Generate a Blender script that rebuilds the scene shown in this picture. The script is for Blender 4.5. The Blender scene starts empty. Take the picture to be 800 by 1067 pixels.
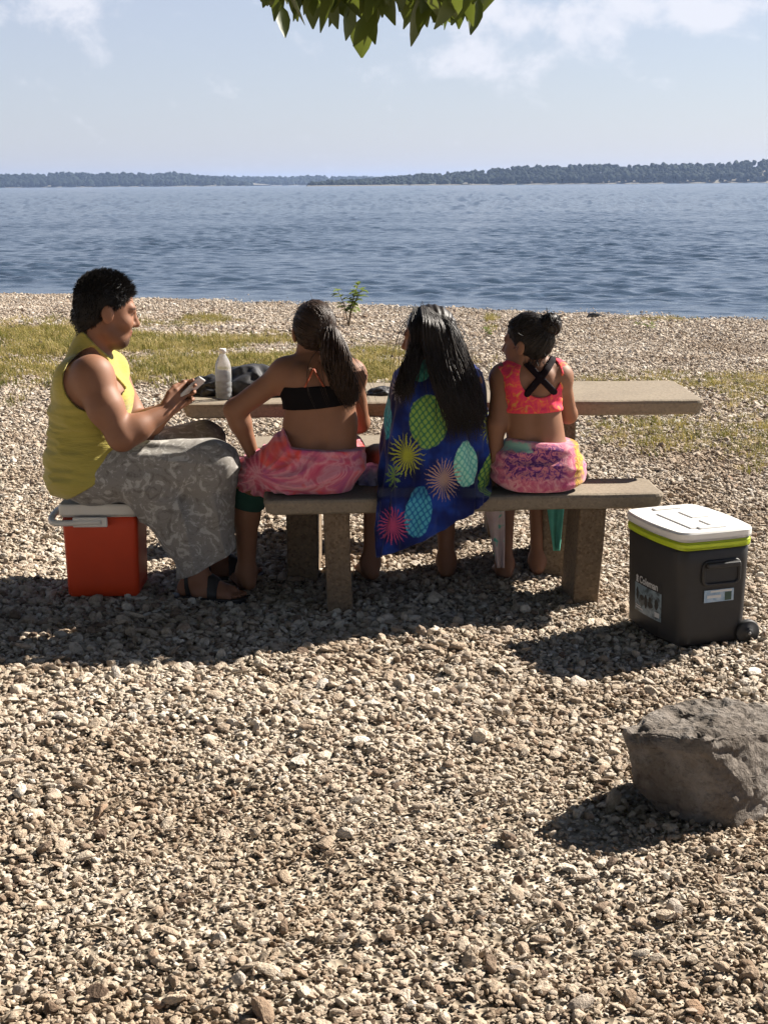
EXPOSURE, SKY_STRENGTH, SUN_STRENGTH, HAZE = 1.28, 0.05, 5.0, 0.00013
import bpy, bmesh, math, random
import numpy as np
from mathutils import Vector, Matrix, Euler

random.seed(7)
RNG = np.random.default_rng(11)
SC = bpy.context.scene
COL = SC.collection
R = math.radians
PI = math.pi

# ------------------------------------------------------------------ camera
F_PX, CX, CY = 1500.0, 400.0, 533.5
PITCH = R(12.86)
ROLL = R(-0.43)
CAM_POS = Vector((0, 0, 1.6))
CAM_R = Euler((PI / 2 - PITCH, 0, 0)).to_matrix() @ Matrix.Rotation(ROLL, 3, 'Z')

def W(px, py, Y):
    """the point at forward distance Y metres seen at (px, py) of the photo"""
    d = CAM_R @ Vector(((px - CX) / F_PX, -(py - CY) / F_PX, -1))
    t = Y / d.y
    return np.array(CAM_POS + d * t)

def WG(px, py, z=0.0):
    d = CAM_R @ Vector(((px - CX) / F_PX, -(py - CY) / F_PX, -1))
    t = (z - CAM_POS.z) / d.z
    return np.array(CAM_POS + d * t)

cam_d = bpy.data.cameras.new('camera')
cam = bpy.data.objects.new('camera', cam_d)
COL.objects.link(cam)
cam.matrix_world = Matrix.Translation(CAM_POS) @ CAM_R.to_4x4()
cam_d.sensor_fit = 'HORIZONTAL'
cam_d.sensor_width = 36.0
cam_d.lens = F_PX / 800.0 * 36.0
cam_d.clip_start = 0.05
cam_d.clip_end = 30000
SC.camera = cam

# ------------------------------------------------------------------ object helpers
def tag(o, label=None, cat=None, group=None, kind=None):
    if label: o['label'] = label
    if cat: o['category'] = cat
    if group: o['group'] = group
    if kind: o['kind'] = kind
    return o

def empty(name, loc=(0, 0, 0), rz=0.0):
    o = bpy.data.objects.new(name, None)
    COL.objects.link(o)
    o.empty_display_size = 0.1
    o.location = loc
    o.rotation_euler = (0, 0, rz)
    return o

def link(name, me, mats=None, parent=None, smooth=False):
    o = bpy.data.objects.new(name, me)
    COL.objects.link(o)
    if mats is not None:
        for m in (mats if isinstance(mats, (list, tuple)) else [mats]):
            me.materials.append(m)
    if smooth:
        me.polygons.foreach_set('use_smooth', np.ones(len(me.polygons), bool))
    if parent is not None:
        o.parent = parent
    return o

def np_mesh(name, V, faces):
    """V (n,3), faces (m,3|4) int array, or a list of such arrays"""
    me = bpy.data.meshes.new(name)
    fl = faces if isinstance(faces, list) else [faces]
    fl = [np.asarray(f, np.int32) for f in fl if len(f)]
    nl = sum(f.size for f in fl)
    npoly = sum(len(f) for f in fl)
    V = np.asarray(V, np.float32)
    me.vertices.add(len(V)); me.vertices.foreach_set('co', V.ravel())
    me.loops.add(nl); me.loops.foreach_set('vertex_index', np.concatenate([f.ravel() for f in fl]))
    me.polygons.add(npoly)
    tot = np.concatenate([np.full(len(f), f.shape[1], np.int32) for f in fl])
    st = np.concatenate([[0], np.cumsum(tot)[:-1]]).astype(np.int32)
    me.polygons.foreach_set('loop_start', st)
    me.update(calc_edges=True)
    me.validate()
    return me

def bm_obj(name, bm, mats, parent=None, smooth=False, recalc=True):
    if recalc:
        bmesh.ops.recalc_face_normals(bm, faces=bm.faces[:])
    me = bpy.data.meshes.new(name)
    bm.to_mesh(me); bm.free()
    return link(name, me, mats, parent, smooth)

def bm_box(bm, c, s, rz=0.0, bevel=0.0, seg=2, taper=1.0):
    r = bmesh.ops.create_cube(bm, size=1.0)
    vs = r['verts']
    for v in vs:
        k = taper if v.co.z < 0 else 1.0
        v.co = Vector((v.co.x * s[0] * k, v.co.y * s[1] * k, v.co.z * s[2]))
    if bevel > 0:
        es = list({e for v in vs for e in v.link_edges})
        rr = bmesh.ops.bevel(bm, geom=es, offset=bevel, segments=seg, profile=0.5, affect='EDGES')
        vs = list({v for f in rr['faces'] for v in f.verts} | {v for v in vs if v.is_valid})
    M = Matrix.Translation(c) @ Matrix.Rotation(rz, 4, 'Z')
    for v in vs:
        v.co = M @ v.co
    return vs

def tube_np(paths, radii, nseg=6, cap=True):
    """tubes along paths: list of (n,3); radii list of (n,) -> V, quads"""
    VV, FF, off = [], [], 0
    for P, rr in zip(paths, radii):
        P = np.asarray(P, float); n = len(P)
        rr = np.broadcast_to(np.asarray(rr, float), (n,))
        T = np.gradient(P, axis=0)
        T /= np.linalg.norm(T, axis=1, keepdims=True) + 1e-9
        ref = np.array([0.31, 0.22, 0.92]) if abs(T[0][2]) < 0.8 else np.array([0.9, 0.3, 0.1])
        A = np.cross(T, ref); A /= np.linalg.norm(A, axis=1, keepdims=True) + 1e-9
        B = np.cross(T, A)
        th = np.arange(nseg) / nseg * 2 * PI
        ring = (P[:, None] + rr[:, None, None] * (np.cos(th)[None, :, None] * A[:, None] + np.sin(th)[None, :, None] * B[:, None]))
        VV.append(ring.reshape(-1, 3))
        i = np.arange(n - 1)[:, None] * nseg; j = np.arange(nseg)[None, :]; j2 = (j + 1) % nseg
        q = np.stack([i + j, i + j2, i + nseg + j2, i + nseg + j], -1).reshape(-1, 4) + off
        FF.append(q)
        off += n * nseg
        if cap:
            VV.append(P[[0, -1]])
            a, b = off, off + 1
            k = np.arange(nseg); k2 = (k + 1) % nseg
            b0 = off - n * nseg
            FF.append(np.stack([np.full(nseg, a), b0 + k2, b0 + k, b0 + k], -1)[:, :4])
            e0 = off - nseg
            FF.append(np.stack([np.full(nseg, b), e0 + k, e0 + k2, e0 + k2], -1))
            off += 2
    V = np.concatenate(VV)
    quads, tris = [], []
    for f in FF:
        m = (f[:, 2] == f[:, 3])
        if m.any(): tris.append(f[m][:, :3])
        if (~m).any(): quads.append(f[~m])
    out = [np.concatenate(quads)]
    if tris: out.append(np.concatenate(tris))
    return V, out

def catmull(P, n):
    P = np.asarray(P, float)
    Q = np.vstack([2 * P[0] - P[1], P, 2 * P[-1] - P[-2]])
    m = len(P) - 1
    t = np.linspace(0, m - 1e-6, n)
    i = t.astype(int); u = (t - i)[:, None]
    p0, p1, p2, p3 = Q[i], Q[i + 1], Q[i + 2], Q[i + 3]
    return 0.5 * ((2 * p1) + (-p0 + p2) * u + (2 * p0 - 5 * p1 + 4 * p2 - p3) * u**2 + (-p0 + 3 * p1 - 3 * p2 + p3) * u**3)

def snoise(P, freq, seed, octs=3):
    """cheap smooth pseudo noise in about -1..1"""
    g = np.random.default_rng(seed)
    out = 0; a = 1.0; tot = 0
    for o in range(octs):
        for _ in range(4):
            d = g.normal(size=3); d /= np.linalg.norm(d)
            ph = g.uniform(0, 6.28, 2)
            e = g.normal(size=3); e /= np.linalg.norm(e)
            f = freq * (2 ** o) * g.uniform(0.7, 1.4)
            out = out + a * np.sin(P @ d * f + ph[0] + 1.3 * np.sin(P @ e * f * 0.7 + ph[1]))
            tot += a
        a *= 0.5
    return out / tot * 1.8

def snoise3(X, Y, Z, freq, seed, octs=2):
    """the same kind of noise on broadcastable grids; freq may be one number per axis"""
    g = np.random.default_rng(seed); fr = np.broadcast_to(np.asarray(freq, float), (3,))
    out = 0; a = 1.0; tot = 0
    for o in range(octs):
        for _ in range(3):
            d = g.normal(size=3); d = d / np.linalg.norm(d) * fr * (2 ** o) * g.uniform(.7, 1.4)
            e = g.normal(size=3); e = e / np.linalg.norm(e) * fr * (2 ** o) * .6; ph = g.uniform(0, 6.28, 2)
            out = out + a * np.sin(X * d[0] + Y * d[1] + Z * d[2] + ph[0] + 1.6 * np.sin(X * e[0] + Y * e[1] + Z * e[2] + ph[1])); tot += a
        a *= .5
    return out / tot * 1.8

# ------------------------------------------------------------------ shader helpers
class NT:
    def __init__(self, nt): self.nt = nt
    def new(self, t, ins=None, **props):
        n = self.nt.nodes.new(t)
        for k, v in props.items(): setattr(n, k, v)
        for k, v in (ins or {}).items():
            s = n.inputs[k]
            if isinstance(v, E): self.nt.links.new(v.s, s)
            elif isinstance(v, bpy.types.NodeSocket): self.nt.links.new(v, s)
            else: s.default_value = v
        return n
    def val(self, x): return x if isinstance(x, E) else E(self, None, x)
    def math(self, op, a, b=None, c=None, clamp=False):
        n = self.nt.nodes.new('ShaderNodeMath'); n.operation = op; n.use_clamp = clamp
        for i, v in enumerate((a, b, c)):
            if v is None: continue
            if isinstance(v, E): self.nt.links.new(v.s, n.inputs[i])
            else: n.inputs[i].default_value = v
        return E(self, n.outputs[0])
    def ramp(self, fac, stops, interp='LINEAR'):
        n = self.nt.nodes.new('ShaderNodeValToRGB')
        cr = n.color_ramp; cr.interpolation = interp
        while len(cr.elements) < len(stops): cr.elements.new(0.5)
        for e, (p, c) in zip(cr.elements, stops):
            e.position = p
            e.color = (*c, 1) if len(c) == 3 else c
        self.nt.links.new(fac.s if isinstance(fac, E) else fac, n.inputs[0])
        return E(self, n.outputs[0])
    def mix(self, fac, a, b, blend='MIX'):
        n = self.nt.nodes.new('ShaderNodeMix'); n.data_type = 'RGBA'; n.blend_type = blend
        for i, v in ((0, fac), (6, a), (7, b)):
            if isinstance(v, E): self.nt.links.new(v.s, n.inputs[i])
            elif isinstance(v, bpy.types.NodeSocket): self.nt.links.new(v, n.inputs[i])
            elif i == 0: n.inputs[i].default_value = v
            else: n.inputs[i].default_value = (*v, 1)
        return E(self, n.outputs[2])
    def noise(self, vec, scale, detail=3.0, rough=0.5, dist=0.0, out='Fac'):
        n = self.new('ShaderNodeTexNoise', {'Scale': scale, 'Detail': detail, 'Roughness': rough, 'Distortion': dist})
        if vec is not None: self.nt.links.new(vec.s if isinstance(vec, E) else vec, n.inputs['Vector'])
        return E(self, n.outputs[out])
    def voronoi(self, vec, scale, out='Distance', feature='F1'):
        n = self.new('ShaderNodeTexVoronoi', {'Scale': scale}, feature=feature)
        if vec is not None: self.nt.links.new(vec.s if isinstance(vec, E) else vec, n.inputs['Vector'])
        return E(self, n.outputs[out])
    def mapping(self, vec, scale=(1, 1, 1), loc=(0, 0, 0), rot=(0, 0, 0)):
        n = self.new('ShaderNodeMapping', {'Vector': vec, 'Scale': scale, 'Location': loc, 'Rotation': rot})
        return E(self, n.outputs[0])
    def coord(self, which='Object'):
        n = self.nt.nodes.new('ShaderNodeTexCoord')
        return E(self, n.outputs[which])
    def bump(self, h, strength=0.3, dist=0.01):
        n = self.new('ShaderNodeBump', {'Height': h, 'Strength': strength, 'Distance': dist})
        return E(self, n.outputs[0])

class E:
    def __init__(self, t, s): self.t, self.s = t, s
    def __add__(a, b): return a.t.math('ADD', a, b)
    def __radd__(a, b): return a.t.math('ADD', a, b)
    def __sub__(a, b): return a.t.math('SUBTRACT', a, b)
    def __rsub__(a, b): return a.t.math('SUBTRACT', b, a)
    def __mul__(a, b): return a.t.math('MULTIPLY', a, b)
    def __rmul__(a, b): return a.t.math('MULTIPLY', a, b)
    def __truediv__(a, b): return a.t.math('DIVIDE', a, b)
    def gt(a, b): return a.t.math('GREATER_THAN', a, b)
    def lt(a, b): return a.t.math('LESS_THAN', a, b)
    def f(a, op, b=None, c=None): return a.t.math(op, a, b, c)

def material(name):
    m = bpy.data.materials.new(name)
    m.use_nodes = True
    nt = m.node_tree
    b = nt.nodes['Principled BSDF']
    return m, NT(nt), b

def setb(t, b, **kw):
    names = {'color': 'Base Color', 'rough': 'Roughness', 'normal': 'Normal', 'spec': 'Specular IOR Level', 'metal': 'Metallic',
             'trans': 'Transmission Weight', 'ior': 'IOR', 'sheen': 'Sheen Weight', 'sss': 'Subsurface Weight', 'alpha': 'Alpha', 'coat': 'Coat Weight'}
    for k, v in kw.items():
        s = b.inputs[names[k]]
        if isinstance(v, E): t.nt.links.new(v.s, s)
        elif k == 'color': s.default_value = (*v, 1)
        else: s.default_value = v

def simple(name, color, rough=0.6, spec=0.5, var=0.15, vscale=30.0, bump=0.0, bscale=200.0, coord='Object', **kw):
    m, t, b = material(name)
    v = t.coord(coord)
    n = t.noise(v, vscale, 4)
    c0 = tuple(c * (1 - var) for c in color); c1 = tuple(min(1, c * (1 + var)) for c in color)
    setb(t, b, color=t.mix(n, c0, c1), rough=rough, spec=spec, **kw)
    if bump > 0:
        setb(t, b, normal=t.bump(t.noise(v, bscale, 3), bump, 0.003))
    return m

# ------------------------------------------------------------------ signed-distance modelling
def smin(a, b, k):
    if k <= 0: return np.minimum(a, b)
    h = np.maximum(k - np.abs(a - b), 0) / k
    return np.minimum(a, b) - h * h * k * 0.25

class Cap:
    def __init__(s, a, b, ra, rb=None, k=0.02):
        s.a, s.b = np.asarray(a, float), np.asarray(b, float)
        s.ra, s.rb, s.k = ra, (ra if rb is None else rb), k
        m = max(s.ra, s.rb)
        s.lo = np.minimum(s.a, s.b) - m; s.hi = np.maximum(s.a, s.b) + m
    def d(s, X, Y, Z):
        ab = s.b - s.a; L = ab @ ab + 1e-12
        x, y, z = X - s.a[0], Y - s.a[1], Z - s.a[2]
        t = np.clip((x * ab[0] + y * ab[1] + z * ab[2]) / L, 0, 1)
        return np.sqrt((x - t * ab[0])**2 + (y - t * ab[1])**2 + (z - t * ab[2])**2) - (s.ra + (s.rb - s.ra) * t)

class Ell:
    """ellipsoid with axes given as rows of M"""
    def __init__(s, c, r, M=None, k=0.02):
        s.c, s.r, s.k = np.asarray(c, float), np.asarray(r, float), k
        s.M = np.eye(3) if M is None else np.asarray(M, float)
        e = np.sqrt(((s.M * s.r[:, None])**2).sum(0))
        s.lo, s.hi = s.c - e, s.c + e
    def d(s, X, Y, Z):
        x, y, z = X - s.c[0], Y - s.c[1], Z - s.c[2]
        q = [(s.M[i, 0] * x + s.M[i, 1] * y + s.M[i, 2] * z) for i in range(3)]
        k0 = np.sqrt(sum((q[i] / s.r[i])**2 for i in range(3))) + 1e-9
        k1 = np.sqrt(sum((q[i] / s.r[i]**2)**2 for i in range(3))) + 1e-9
        return k0 * (k0 - 1) / k1

class Field:
    def __init__(s, prims, h=0.005, pad=0.05, lo=None, hi=None):
        s.h = h
        s.lo = (np.min([p.lo for p in prims], 0) if lo is None else np.asarray(lo)) - pad
        s.hi = (np.max([p.hi for p in prims], 0) if hi is None else np.asarray(hi)) + pad
        s.n = np.ceil((s.hi - s.lo) / h).astype(int) + 1
        s.ax = [np.float32(s.lo[i]) + h * np.arange(s.n[i], dtype=np.float32) for i in range(3)]
        s.F = np.full(tuple(s.n), 0.2, np.float32)
        for p in prims: s.add(p)
    def sl(s, lo, hi):
        a = np.clip(np.floor((lo - s.lo) / s.h).astype(int), 0, s.n)
        b = np.clip(np.ceil((hi - s.lo) / s.h).astype(int) + 1, 0, s.n)
        return tuple(slice(a[i], b[i]) for i in range(3))
    def xyz(s, sl=None):
        if sl is None: sl = (slice(None),) * 3
        return s.ax[0][sl[0]][:, None, None], s.ax[1][sl[1]][None, :, None], s.ax[2][sl[2]][None, None, :]
    def add(s, p):
        m = max(p.k, 0.0) + 0.045
        sl = s.sl(p.lo - m, p.hi + m)
        d = p.d(*s.xyz(sl)).astype(np.float32)
        s.F[sl] = smin(s.F[sl], d, p.k)
    def sub(s, p, k=0.01):
        m = 0.04
        sl = s.sl(p.lo - m, p.hi + m)
        d = -p.d(*s.xyz(sl)).astype(np.float32)
        s.F[sl] = -smin(-s.F[sl], -d, k)
    def like(s, F):
        o = object.__new__(Field); o.__dict__.update(s.__dict__); o.F = F.astype(np.float32); return o

def surface_nets(fld):
    F, h, lo = fld.F, fld.h, fld.lo
    F = F.copy()
    for ax in range(3):
        idx = [slice(None)] * 3
        idx[ax] = 0; F[tuple(idx)] = np.maximum(F[tuple(idx)], 1e-4)
        idx[ax] = -1; F[tuple(idx)] = np.maximum(F[tuple(idx)], 1e-4)
    S = F < 0
    c = [S[i:S.shape[0] - 1 + i, j:S.shape[1] - 1 + j, k:S.shape[2] - 1 + k] for i in (0, 1) for j in (0, 1) for k in (0, 1)]
    any_ = c[0].copy(); all_ = c[0].copy()
    for q in c[1:]:
        any_ |= q; all_ &= q
    act = any_ & ~all_
    I, J, K = np.nonzero(act)
    vid = np.full(act.shape, -1, np.int32)
    vid[I, J, K] = np.arange(len(I))
    corner = {}
    for i in (0, 1):
        for j in (0, 1):
            for k in (0, 1):
                corner[(i, j, k)] = F[I + i, J + j, K + k]
    acc = np.zeros((len(I), 3)); cnt = np.zeros(len(I))
    for a in corner:
        for ax in range(3):
            if a[ax] == 0:
                b = list(a); b[ax] = 1; b = tuple(b)
                va, vb = corner[a], corner[b]
                m = (va < 0) != (vb < 0)
                t = np.where(m, va / np.where(m, va - vb, 1), 0)
                for q in range(3):
                    acc[:, q] += np.where(m, a[q] + (t if q == ax else 0), 0)
                cnt += m
    V = lo + h * (np.stack([I, J, K], 1) + acc / cnt[:, None])
    quads = []
    def mk(mask, off):
        i, j, k = np.nonzero(mask)
        return i + off[0], j + off[1], k + off[2]
    # x edges
    m = S[:-1, 1:-1, 1:-1] != S[1:, 1:-1, 1:-1]
    i, j, k = np.nonzero(m); j += 1; k += 1
    q = np.stack([vid[i, j - 1, k - 1], vid[i, j, k - 1], vid[i, j, k], vid[i, j - 1, k]], 1)
    fl = ~S[i, j, k]; q[fl] = q[fl][:, ::-1]; quads.append(q)
    m = S[1:-1, :-1, 1:-1] != S[1:-1, 1:, 1:-1]
    i, j, k = np.nonzero(m); i += 1; k += 1
    q = np.stack([vid[i - 1, j, k - 1], vid[i - 1, j, k], vid[i, j, k], vid[i, j, k - 1]], 1)
    fl = ~S[i, j, k]; q[fl] = q[fl][:, ::-1]; quads.append(q)
    m = S[1:-1, 1:-1, :-1] != S[1:-1, 1:-1, 1:]
    i, j, k = np.nonzero(m); i += 1; j += 1
    q = np.stack([vid[i - 1, j - 1, k], vid[i, j - 1, k], vid[i, j, k], vid[i - 1, j, k]], 1)
    fl = ~S[i, j, k]; q[fl] = q[fl][:, ::-1]; quads.append(q)
    Q = np.concatenate(quads)
    Q = Q[(Q >= 0).all(1)]
    return V, Q

def smooth_mesh(V, Q, it=2, lam=0.5):
    for _ in range(it):
        acc = np.zeros_like(V); cnt = np.zeros(len(V))
        for a, b in ((0, 1), (1, 2), (2, 3), (3, 0)):
            np.add.at(acc, Q[:, a], V[Q[:, b]]); np.add.at(acc, Q[:, b], V[Q[:, a]])
            np.add.at(cnt, Q[:, a], 1); np.add.at(cnt, Q[:, b], 1)
        V = V + lam * (acc / np.maximum(cnt, 1)[:, None] - V)
    return V

def sdf_obj(name, fld, mats, parent=None, it=1):
    V, Q = surface_nets(fld)
    V = smooth_mesh(V, Q, it)
    return link(name, np_mesh(name, V, Q), mats, parent, smooth=True)

def half(fld, p, q, keep_above, k=0.0, Y=None, curve=None):
    """signed distance (negative inside) to one side of the XZ line p-q (world points)"""
    X, Yg, Z = fld.xyz()
    d = np.array([q[0] - p[0], q[2] - p[2]]); d /= np.linalg.norm(d)
    n = np.array([-d[1], d[0]])          # left of p->q, up when p->q goes right
    s = (X - p[0]) * n[0] + (Z - p[2]) * n[1] + 0 * Yg
    return -s if keep_above else s
# ------------------------------------------------------------------ render / world / sun
SUN_EL, SUN_AZ = R(38), R(60)          # azimuth from +Y towards +X
vs = SC.view_settings
vs.view_transform = 'Standard'; vs.look = 'None'; vs.exposure = EXPOSURE; vs.gamma = 1.0; vs.use_curve_mapping = False
SC.cycles.use_denoising = True
SC.cycles.max_bounces = 6
SC.cycles.diffuse_bounces = 1
SC.cycles.glossy_bounces = 3
SC.cycles.transmission_bounces = 6
SC.cycles.volume_bounces = 0
SC.cycles.transparent_max_bounces = 8

world = bpy.data.worlds.new('World'); SC.world = world
world.use_nodes = True
wt = NT(world.node_tree)
bg = world.node_tree.nodes['Background']
sky = wt.new('ShaderNodeTexSky', sky_type='NISHITA', sun_disc=False, sun_elevation=SUN_EL, sun_rotation=SUN_AZ,
             altitude=0.0, air_density=1.0, dust_density=0.6, ozone_density=2.5)
g = wt.coord('Generated')
sep = wt.new('ShaderNodeSeparateXYZ', {0: g})
sx, sy, sz = (E(wt, sep.outputs[i]) for i in range(3))
az = sx.f('ARCTAN2', sy); el = sz.f('ARCSINE')
cv = wt.new('ShaderNodeCombineXYZ', {0: az * 14.0, 1: el * 17.0, 2: 0.0})
cn = wt.noise(E(wt, cv.outputs[0]), 1.6, 8, 0.60, 0.2)
cv2 = wt.new('ShaderNodeCombineXYZ', {0: az * 3.0, 1: el * 7.0, 2: 3.3})
cn2 = wt.noise(E(wt, cv2.outputs[0]), 1.0, 3, 0.5)
boost = None
for (px, py, rx, ry, a) in [(40, 8, 110, 24, .24), (125, 42, 60, 20, .10), (640, 12, 170, 26, .20), (470, 74, 85, 20, .20), (745, 18, 55, 18, .20),
                            (100, 130, 40, 30, .05), (30, 132, 30, 20, .06), (672, 88, 20, 8, .12), (560, 40, 130, 40, .16)]:
    a0 = math.atan((px - 400) / 1500); e0 = math.atan((CY - py) / 1500) - PITCH
    dx = (az - a0) / (rx / 1500); dy = (el - e0) / (ry / 1500)
    gq = (dx * dx + dy * dy).f('MULTIPLY', -1.0).f('EXPONENT') * a
    boost = gq if boost is None else boost + gq
dens = cn + boost + (cn2 - 0.5) * 0.3
cm = wt.new('ShaderNodeMapRange', {0: dens, 1: 0.60, 2: 0.86, 3: 0.0, 4: 1.0}, interpolation_type='SMOOTHSTEP')
cmv = E(wt, cm.outputs[0]) * 0.8
veil = wt.mix(0.55, E(wt, sky.outputs[0]), (5.25, 5.3, 6.55))
up = wt.new('ShaderNodeMapRange', {0: el, 1: 0.13, 2: 0.62, 3: 0.0, 4: 1.0}, interpolation_type='SMOOTHSTEP')     # clear deep blue overhead, milky towards the lake
high = wt.mix(1.0, E(wt, sky.outputs[0]), (0.42, 0.44, 0.50), 'MULTIPLY')
veil = wt.mix(E(wt, up.outputs[0]), veil, high)
colr = wt.mix(cmv * (1.0 - E(wt, up.outputs[0])), veil, (7.6, 7.65, 8.3))
world.node_tree.links.new(colr.s, bg.inputs['Color'])
bg.inputs['Strength'].default_value = SKY_STRENGTH

sun_d = bpy.data.lights.new('sun', 'SUN'); sun = bpy.data.objects.new('sun', sun_d); COL.objects.link(sun)
sun_d.energy = SUN_STRENGTH; sun_d.angle = R(0.53); sun_d.color = (1.0, 0.93, 0.83)
tosun = Vector((math.sin(SUN_AZ) * math.cos(SUN_EL), math.cos(SUN_AZ) * math.cos(SUN_EL), math.sin(SUN_EL)))
sun.rotation_euler = tosun.to_track_quat('Z', 'Y').to_euler()
sun.location = (8, 5, 9)

# ------------------------------------------------------------------ ground
WATER_Z = -0.5
def gz(x, y):
    x = np.asarray(x, float); y = np.asarray(y, float)
    d = np.maximum(y + 0.52 * x - 10.3, 0)
    d = np.where(d < 3, d * d / 6, d - 1.5)
    z = -d * 0.0378
    z = z + 0.010 * np.sin(x * 2.1 + 0.6 * y) * np.sin(y * 1.7 + 1) + 0.006 * np.sin(x * 5.3 - 1.2 * y)
    near = np.clip((8 - y) / 3, 0, 1)      # scuffs and hollows
    z = z + near * (0.008 * np.sin(x * 8.3 + 1.5 * np.sin(y * 3.1)) * np.sin(y * 9.1 + 1.2 * np.sin(x * 4)) + .005 * np.sin(x * 15 + 2 * y) * np.sin(y * 17 - 3 * x) - .006)
    return np.maximum(z, -6.0)

def grid_mesh(name, xs, ys, zf):
    X, Y = np.meshgrid(xs, ys)
    Z = zf(X, Y)
    V = np.stack([X, Y, Z], -1).reshape(-1, 3)
    nx, ny = len(xs), len(ys)
    i = np.arange(ny - 1)[:, None] * nx + np.arange(nx - 1)[None]
    Q = np.stack([i, i + 1, i + nx + 1, i + nx], -1).reshape(-1, 4)
    return np_mesh(name, V, Q)

m_gravel_bed, t, b = material('gravel_bed')
co = t.coord('Object')
vd = t.voronoi(co, 38.0)
vc = t.voronoi(co, 38.0, out='Color')
sepc = t.new('ShaderNodeSeparateColor', {0: vc})
base = t.ramp(E(t, sepc.outputs[0]), [(0, (0.14, 0.10, 0.07)), (0.3, (0.30, 0.24, 0.18)), (0.7, (0.44, 0.37, 0.295)), (1, (0.56, 0.49, 0.41))])
big = t.noise(co, 0.9, 3)
base = t.mix(0.35, base, t.ramp(big, [(0.3, (0.30, 0.24, 0.16)), (0.7, (0.50, 0.43, 0.33))]))
setb(t, b, color=base, rough=0.9, spec=0.25, normal=t.bump(vd, 0.9, 0.02))
xs = np.concatenate([-np.geomspace(300, 12, 14), np.arange(-11.5, -3, 0.25), np.arange(-3, 3, 0.08), np.arange(3, 11.6, 0.25), np.geomspace(12, 300, 14)])
ys = np.concatenate([-np.geomspace(200, 6, 12), np.arange(-5.5, 1.5, 0.25), np.arange(1.5, 9, 0.08), np.arange(9, 34, 0.25), np.geomspace(34.5, 300, 14)])
ground = link('beach', grid_mesh('beach', xs, ys, gz), m_gravel_bed, smooth=True)
tag(ground, 'pale gravel beach sloping down to the lake', 'beach', kind='structure')

# ------------------------------------------------------------------ instancing of loose stuff
def instancer(name, P, ROT, SCL, IDX, templates, parent_mat=None):
    me = bpy.data.meshes.new(name)
    n = len(P)
    me.vertices.add(n); me.vertices.foreach_set('co', np.asarray(P, np.float32).ravel())
    for nm, typ, arr, key in (('rot', 'FLOAT_VECTOR', ROT, 'vector'), ('scl', 'FLOAT_VECTOR', SCL, 'vector'), ('idx', 'INT', IDX, 'value')):
        a = me.attributes.new(nm, typ, 'POINT')
        a.data.foreach_set(key, np.asarray(arr, np.int32 if typ == 'INT' else np.float32).ravel())
    o = link(name, me)
    col = bpy.data.collections.new(name + '_kinds')
    for tm in templates: col.objects.link(tm)
    ng = bpy.data.node_groups.new(name + '_scatter', 'GeometryNodeTree')
    ng.interface.new_socket('Geometry', in_out='INPUT', socket_type='NodeSocketGeometry')
    ng.interface.new_socket('Geometry', in_out='OUTPUT', socket_type='NodeSocketGeometry')
    N, L = ng.nodes, ng.links
    gi, go = N.new('NodeGroupInput'), N.new('NodeGroupOutput')
    iop = N.new('GeometryNodeInstanceOnPoints')
    ci = N.new('GeometryNodeCollectionInfo')
    ci.inputs['Collection'].default_value = col
    ci.inputs['Separate Children'].default_value = True
    ci.inputs['Reset Children'].default_value = True
    def attr(nm, dt):
        q = N.new('GeometryNodeInputNamedAttribute'); q.data_type = dt; q.inputs['Name'].default_value = nm
        return q.outputs['Attribute']
    e2r = N.new('FunctionNodeEulerToRotation')
    L.new(attr('rot', 'FLOAT_VECTOR'), e2r.inputs[0])
    L.new(gi.outputs[0], iop.inputs['Points'])
    L.new(ci.outputs[0], iop.inputs['Instance'])
    iop.inputs['Pick Instance'].default_value = True
    L.new(attr('idx', 'INT'), iop.inputs['Instance Index'])
    L.new(e2r.outputs[0], iop.inputs['Rotation'])
    L.new(attr('scl', 'FLOAT_VECTOR'), iop.inputs['Scale'])
    L.new(iop.outputs[0], go.inputs[0])
    md = o.modifiers.new('scatter', 'NODES'); md.node_group = ng
    return o

def template(name, bm, mat, smooth=False):
    me = bpy.data.meshes.new(name); bm.to_mesh(me); bm.free()
    me.materials.append(mat)
    if smooth: me.polygons.foreach_set('use_smooth', np.ones(len(me.polygons), bool))
    return bpy.data.objects.new(name, me)

m_pebble, t, b = material('pebble')
oi = t.new('ShaderNodeObjectInfo')
rnd = E(t, oi.outputs['Random'])
co = t.coord('Object')
off = t.new('ShaderNodeVectorMath', {0: co, 1: (0, 0, 0)}, operation='ADD')
cx = t.new('ShaderNodeCombineXYZ', {0: rnd * 57.0, 1: rnd * 31.0, 2: 0.0})
t.nt.links.new(cx.outputs[0], off.inputs[1])
ov = E(t, off.outputs[0])
bc = t.ramp(rnd, [(0.0, (0.15, 0.105, 0.078)), (0.07, (0.34, 0.26, 0.195)), (0.24, (0.48, 0.395, 0.31)), (0.50, (0.585, 0.50, 0.405)),
                  (0.78, (0.67, 0.595, 0.50)), (0.86, (0.46, 0.41, 0.365)), (0.93, (0.76, 0.71, 0.63)), (1.0, (0.38, 0.265, 0.185))])
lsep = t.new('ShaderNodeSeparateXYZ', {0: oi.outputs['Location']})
brown = E(t, t.new('ShaderNodeMapRange', {0: E(t, lsep.outputs[1]), 1: 2.2, 2: 4.4, 3: 0.10, 4: 0.0}).outputs[0]) * 0.95      # stones get browner and darker towards the camera
grit_tone = t.noise(t.mapping(E(t, oi.outputs['Location']), (1, 1, 0)), 0.9, 5, 0.65) - brown      # browner grit gathers in patches
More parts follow.
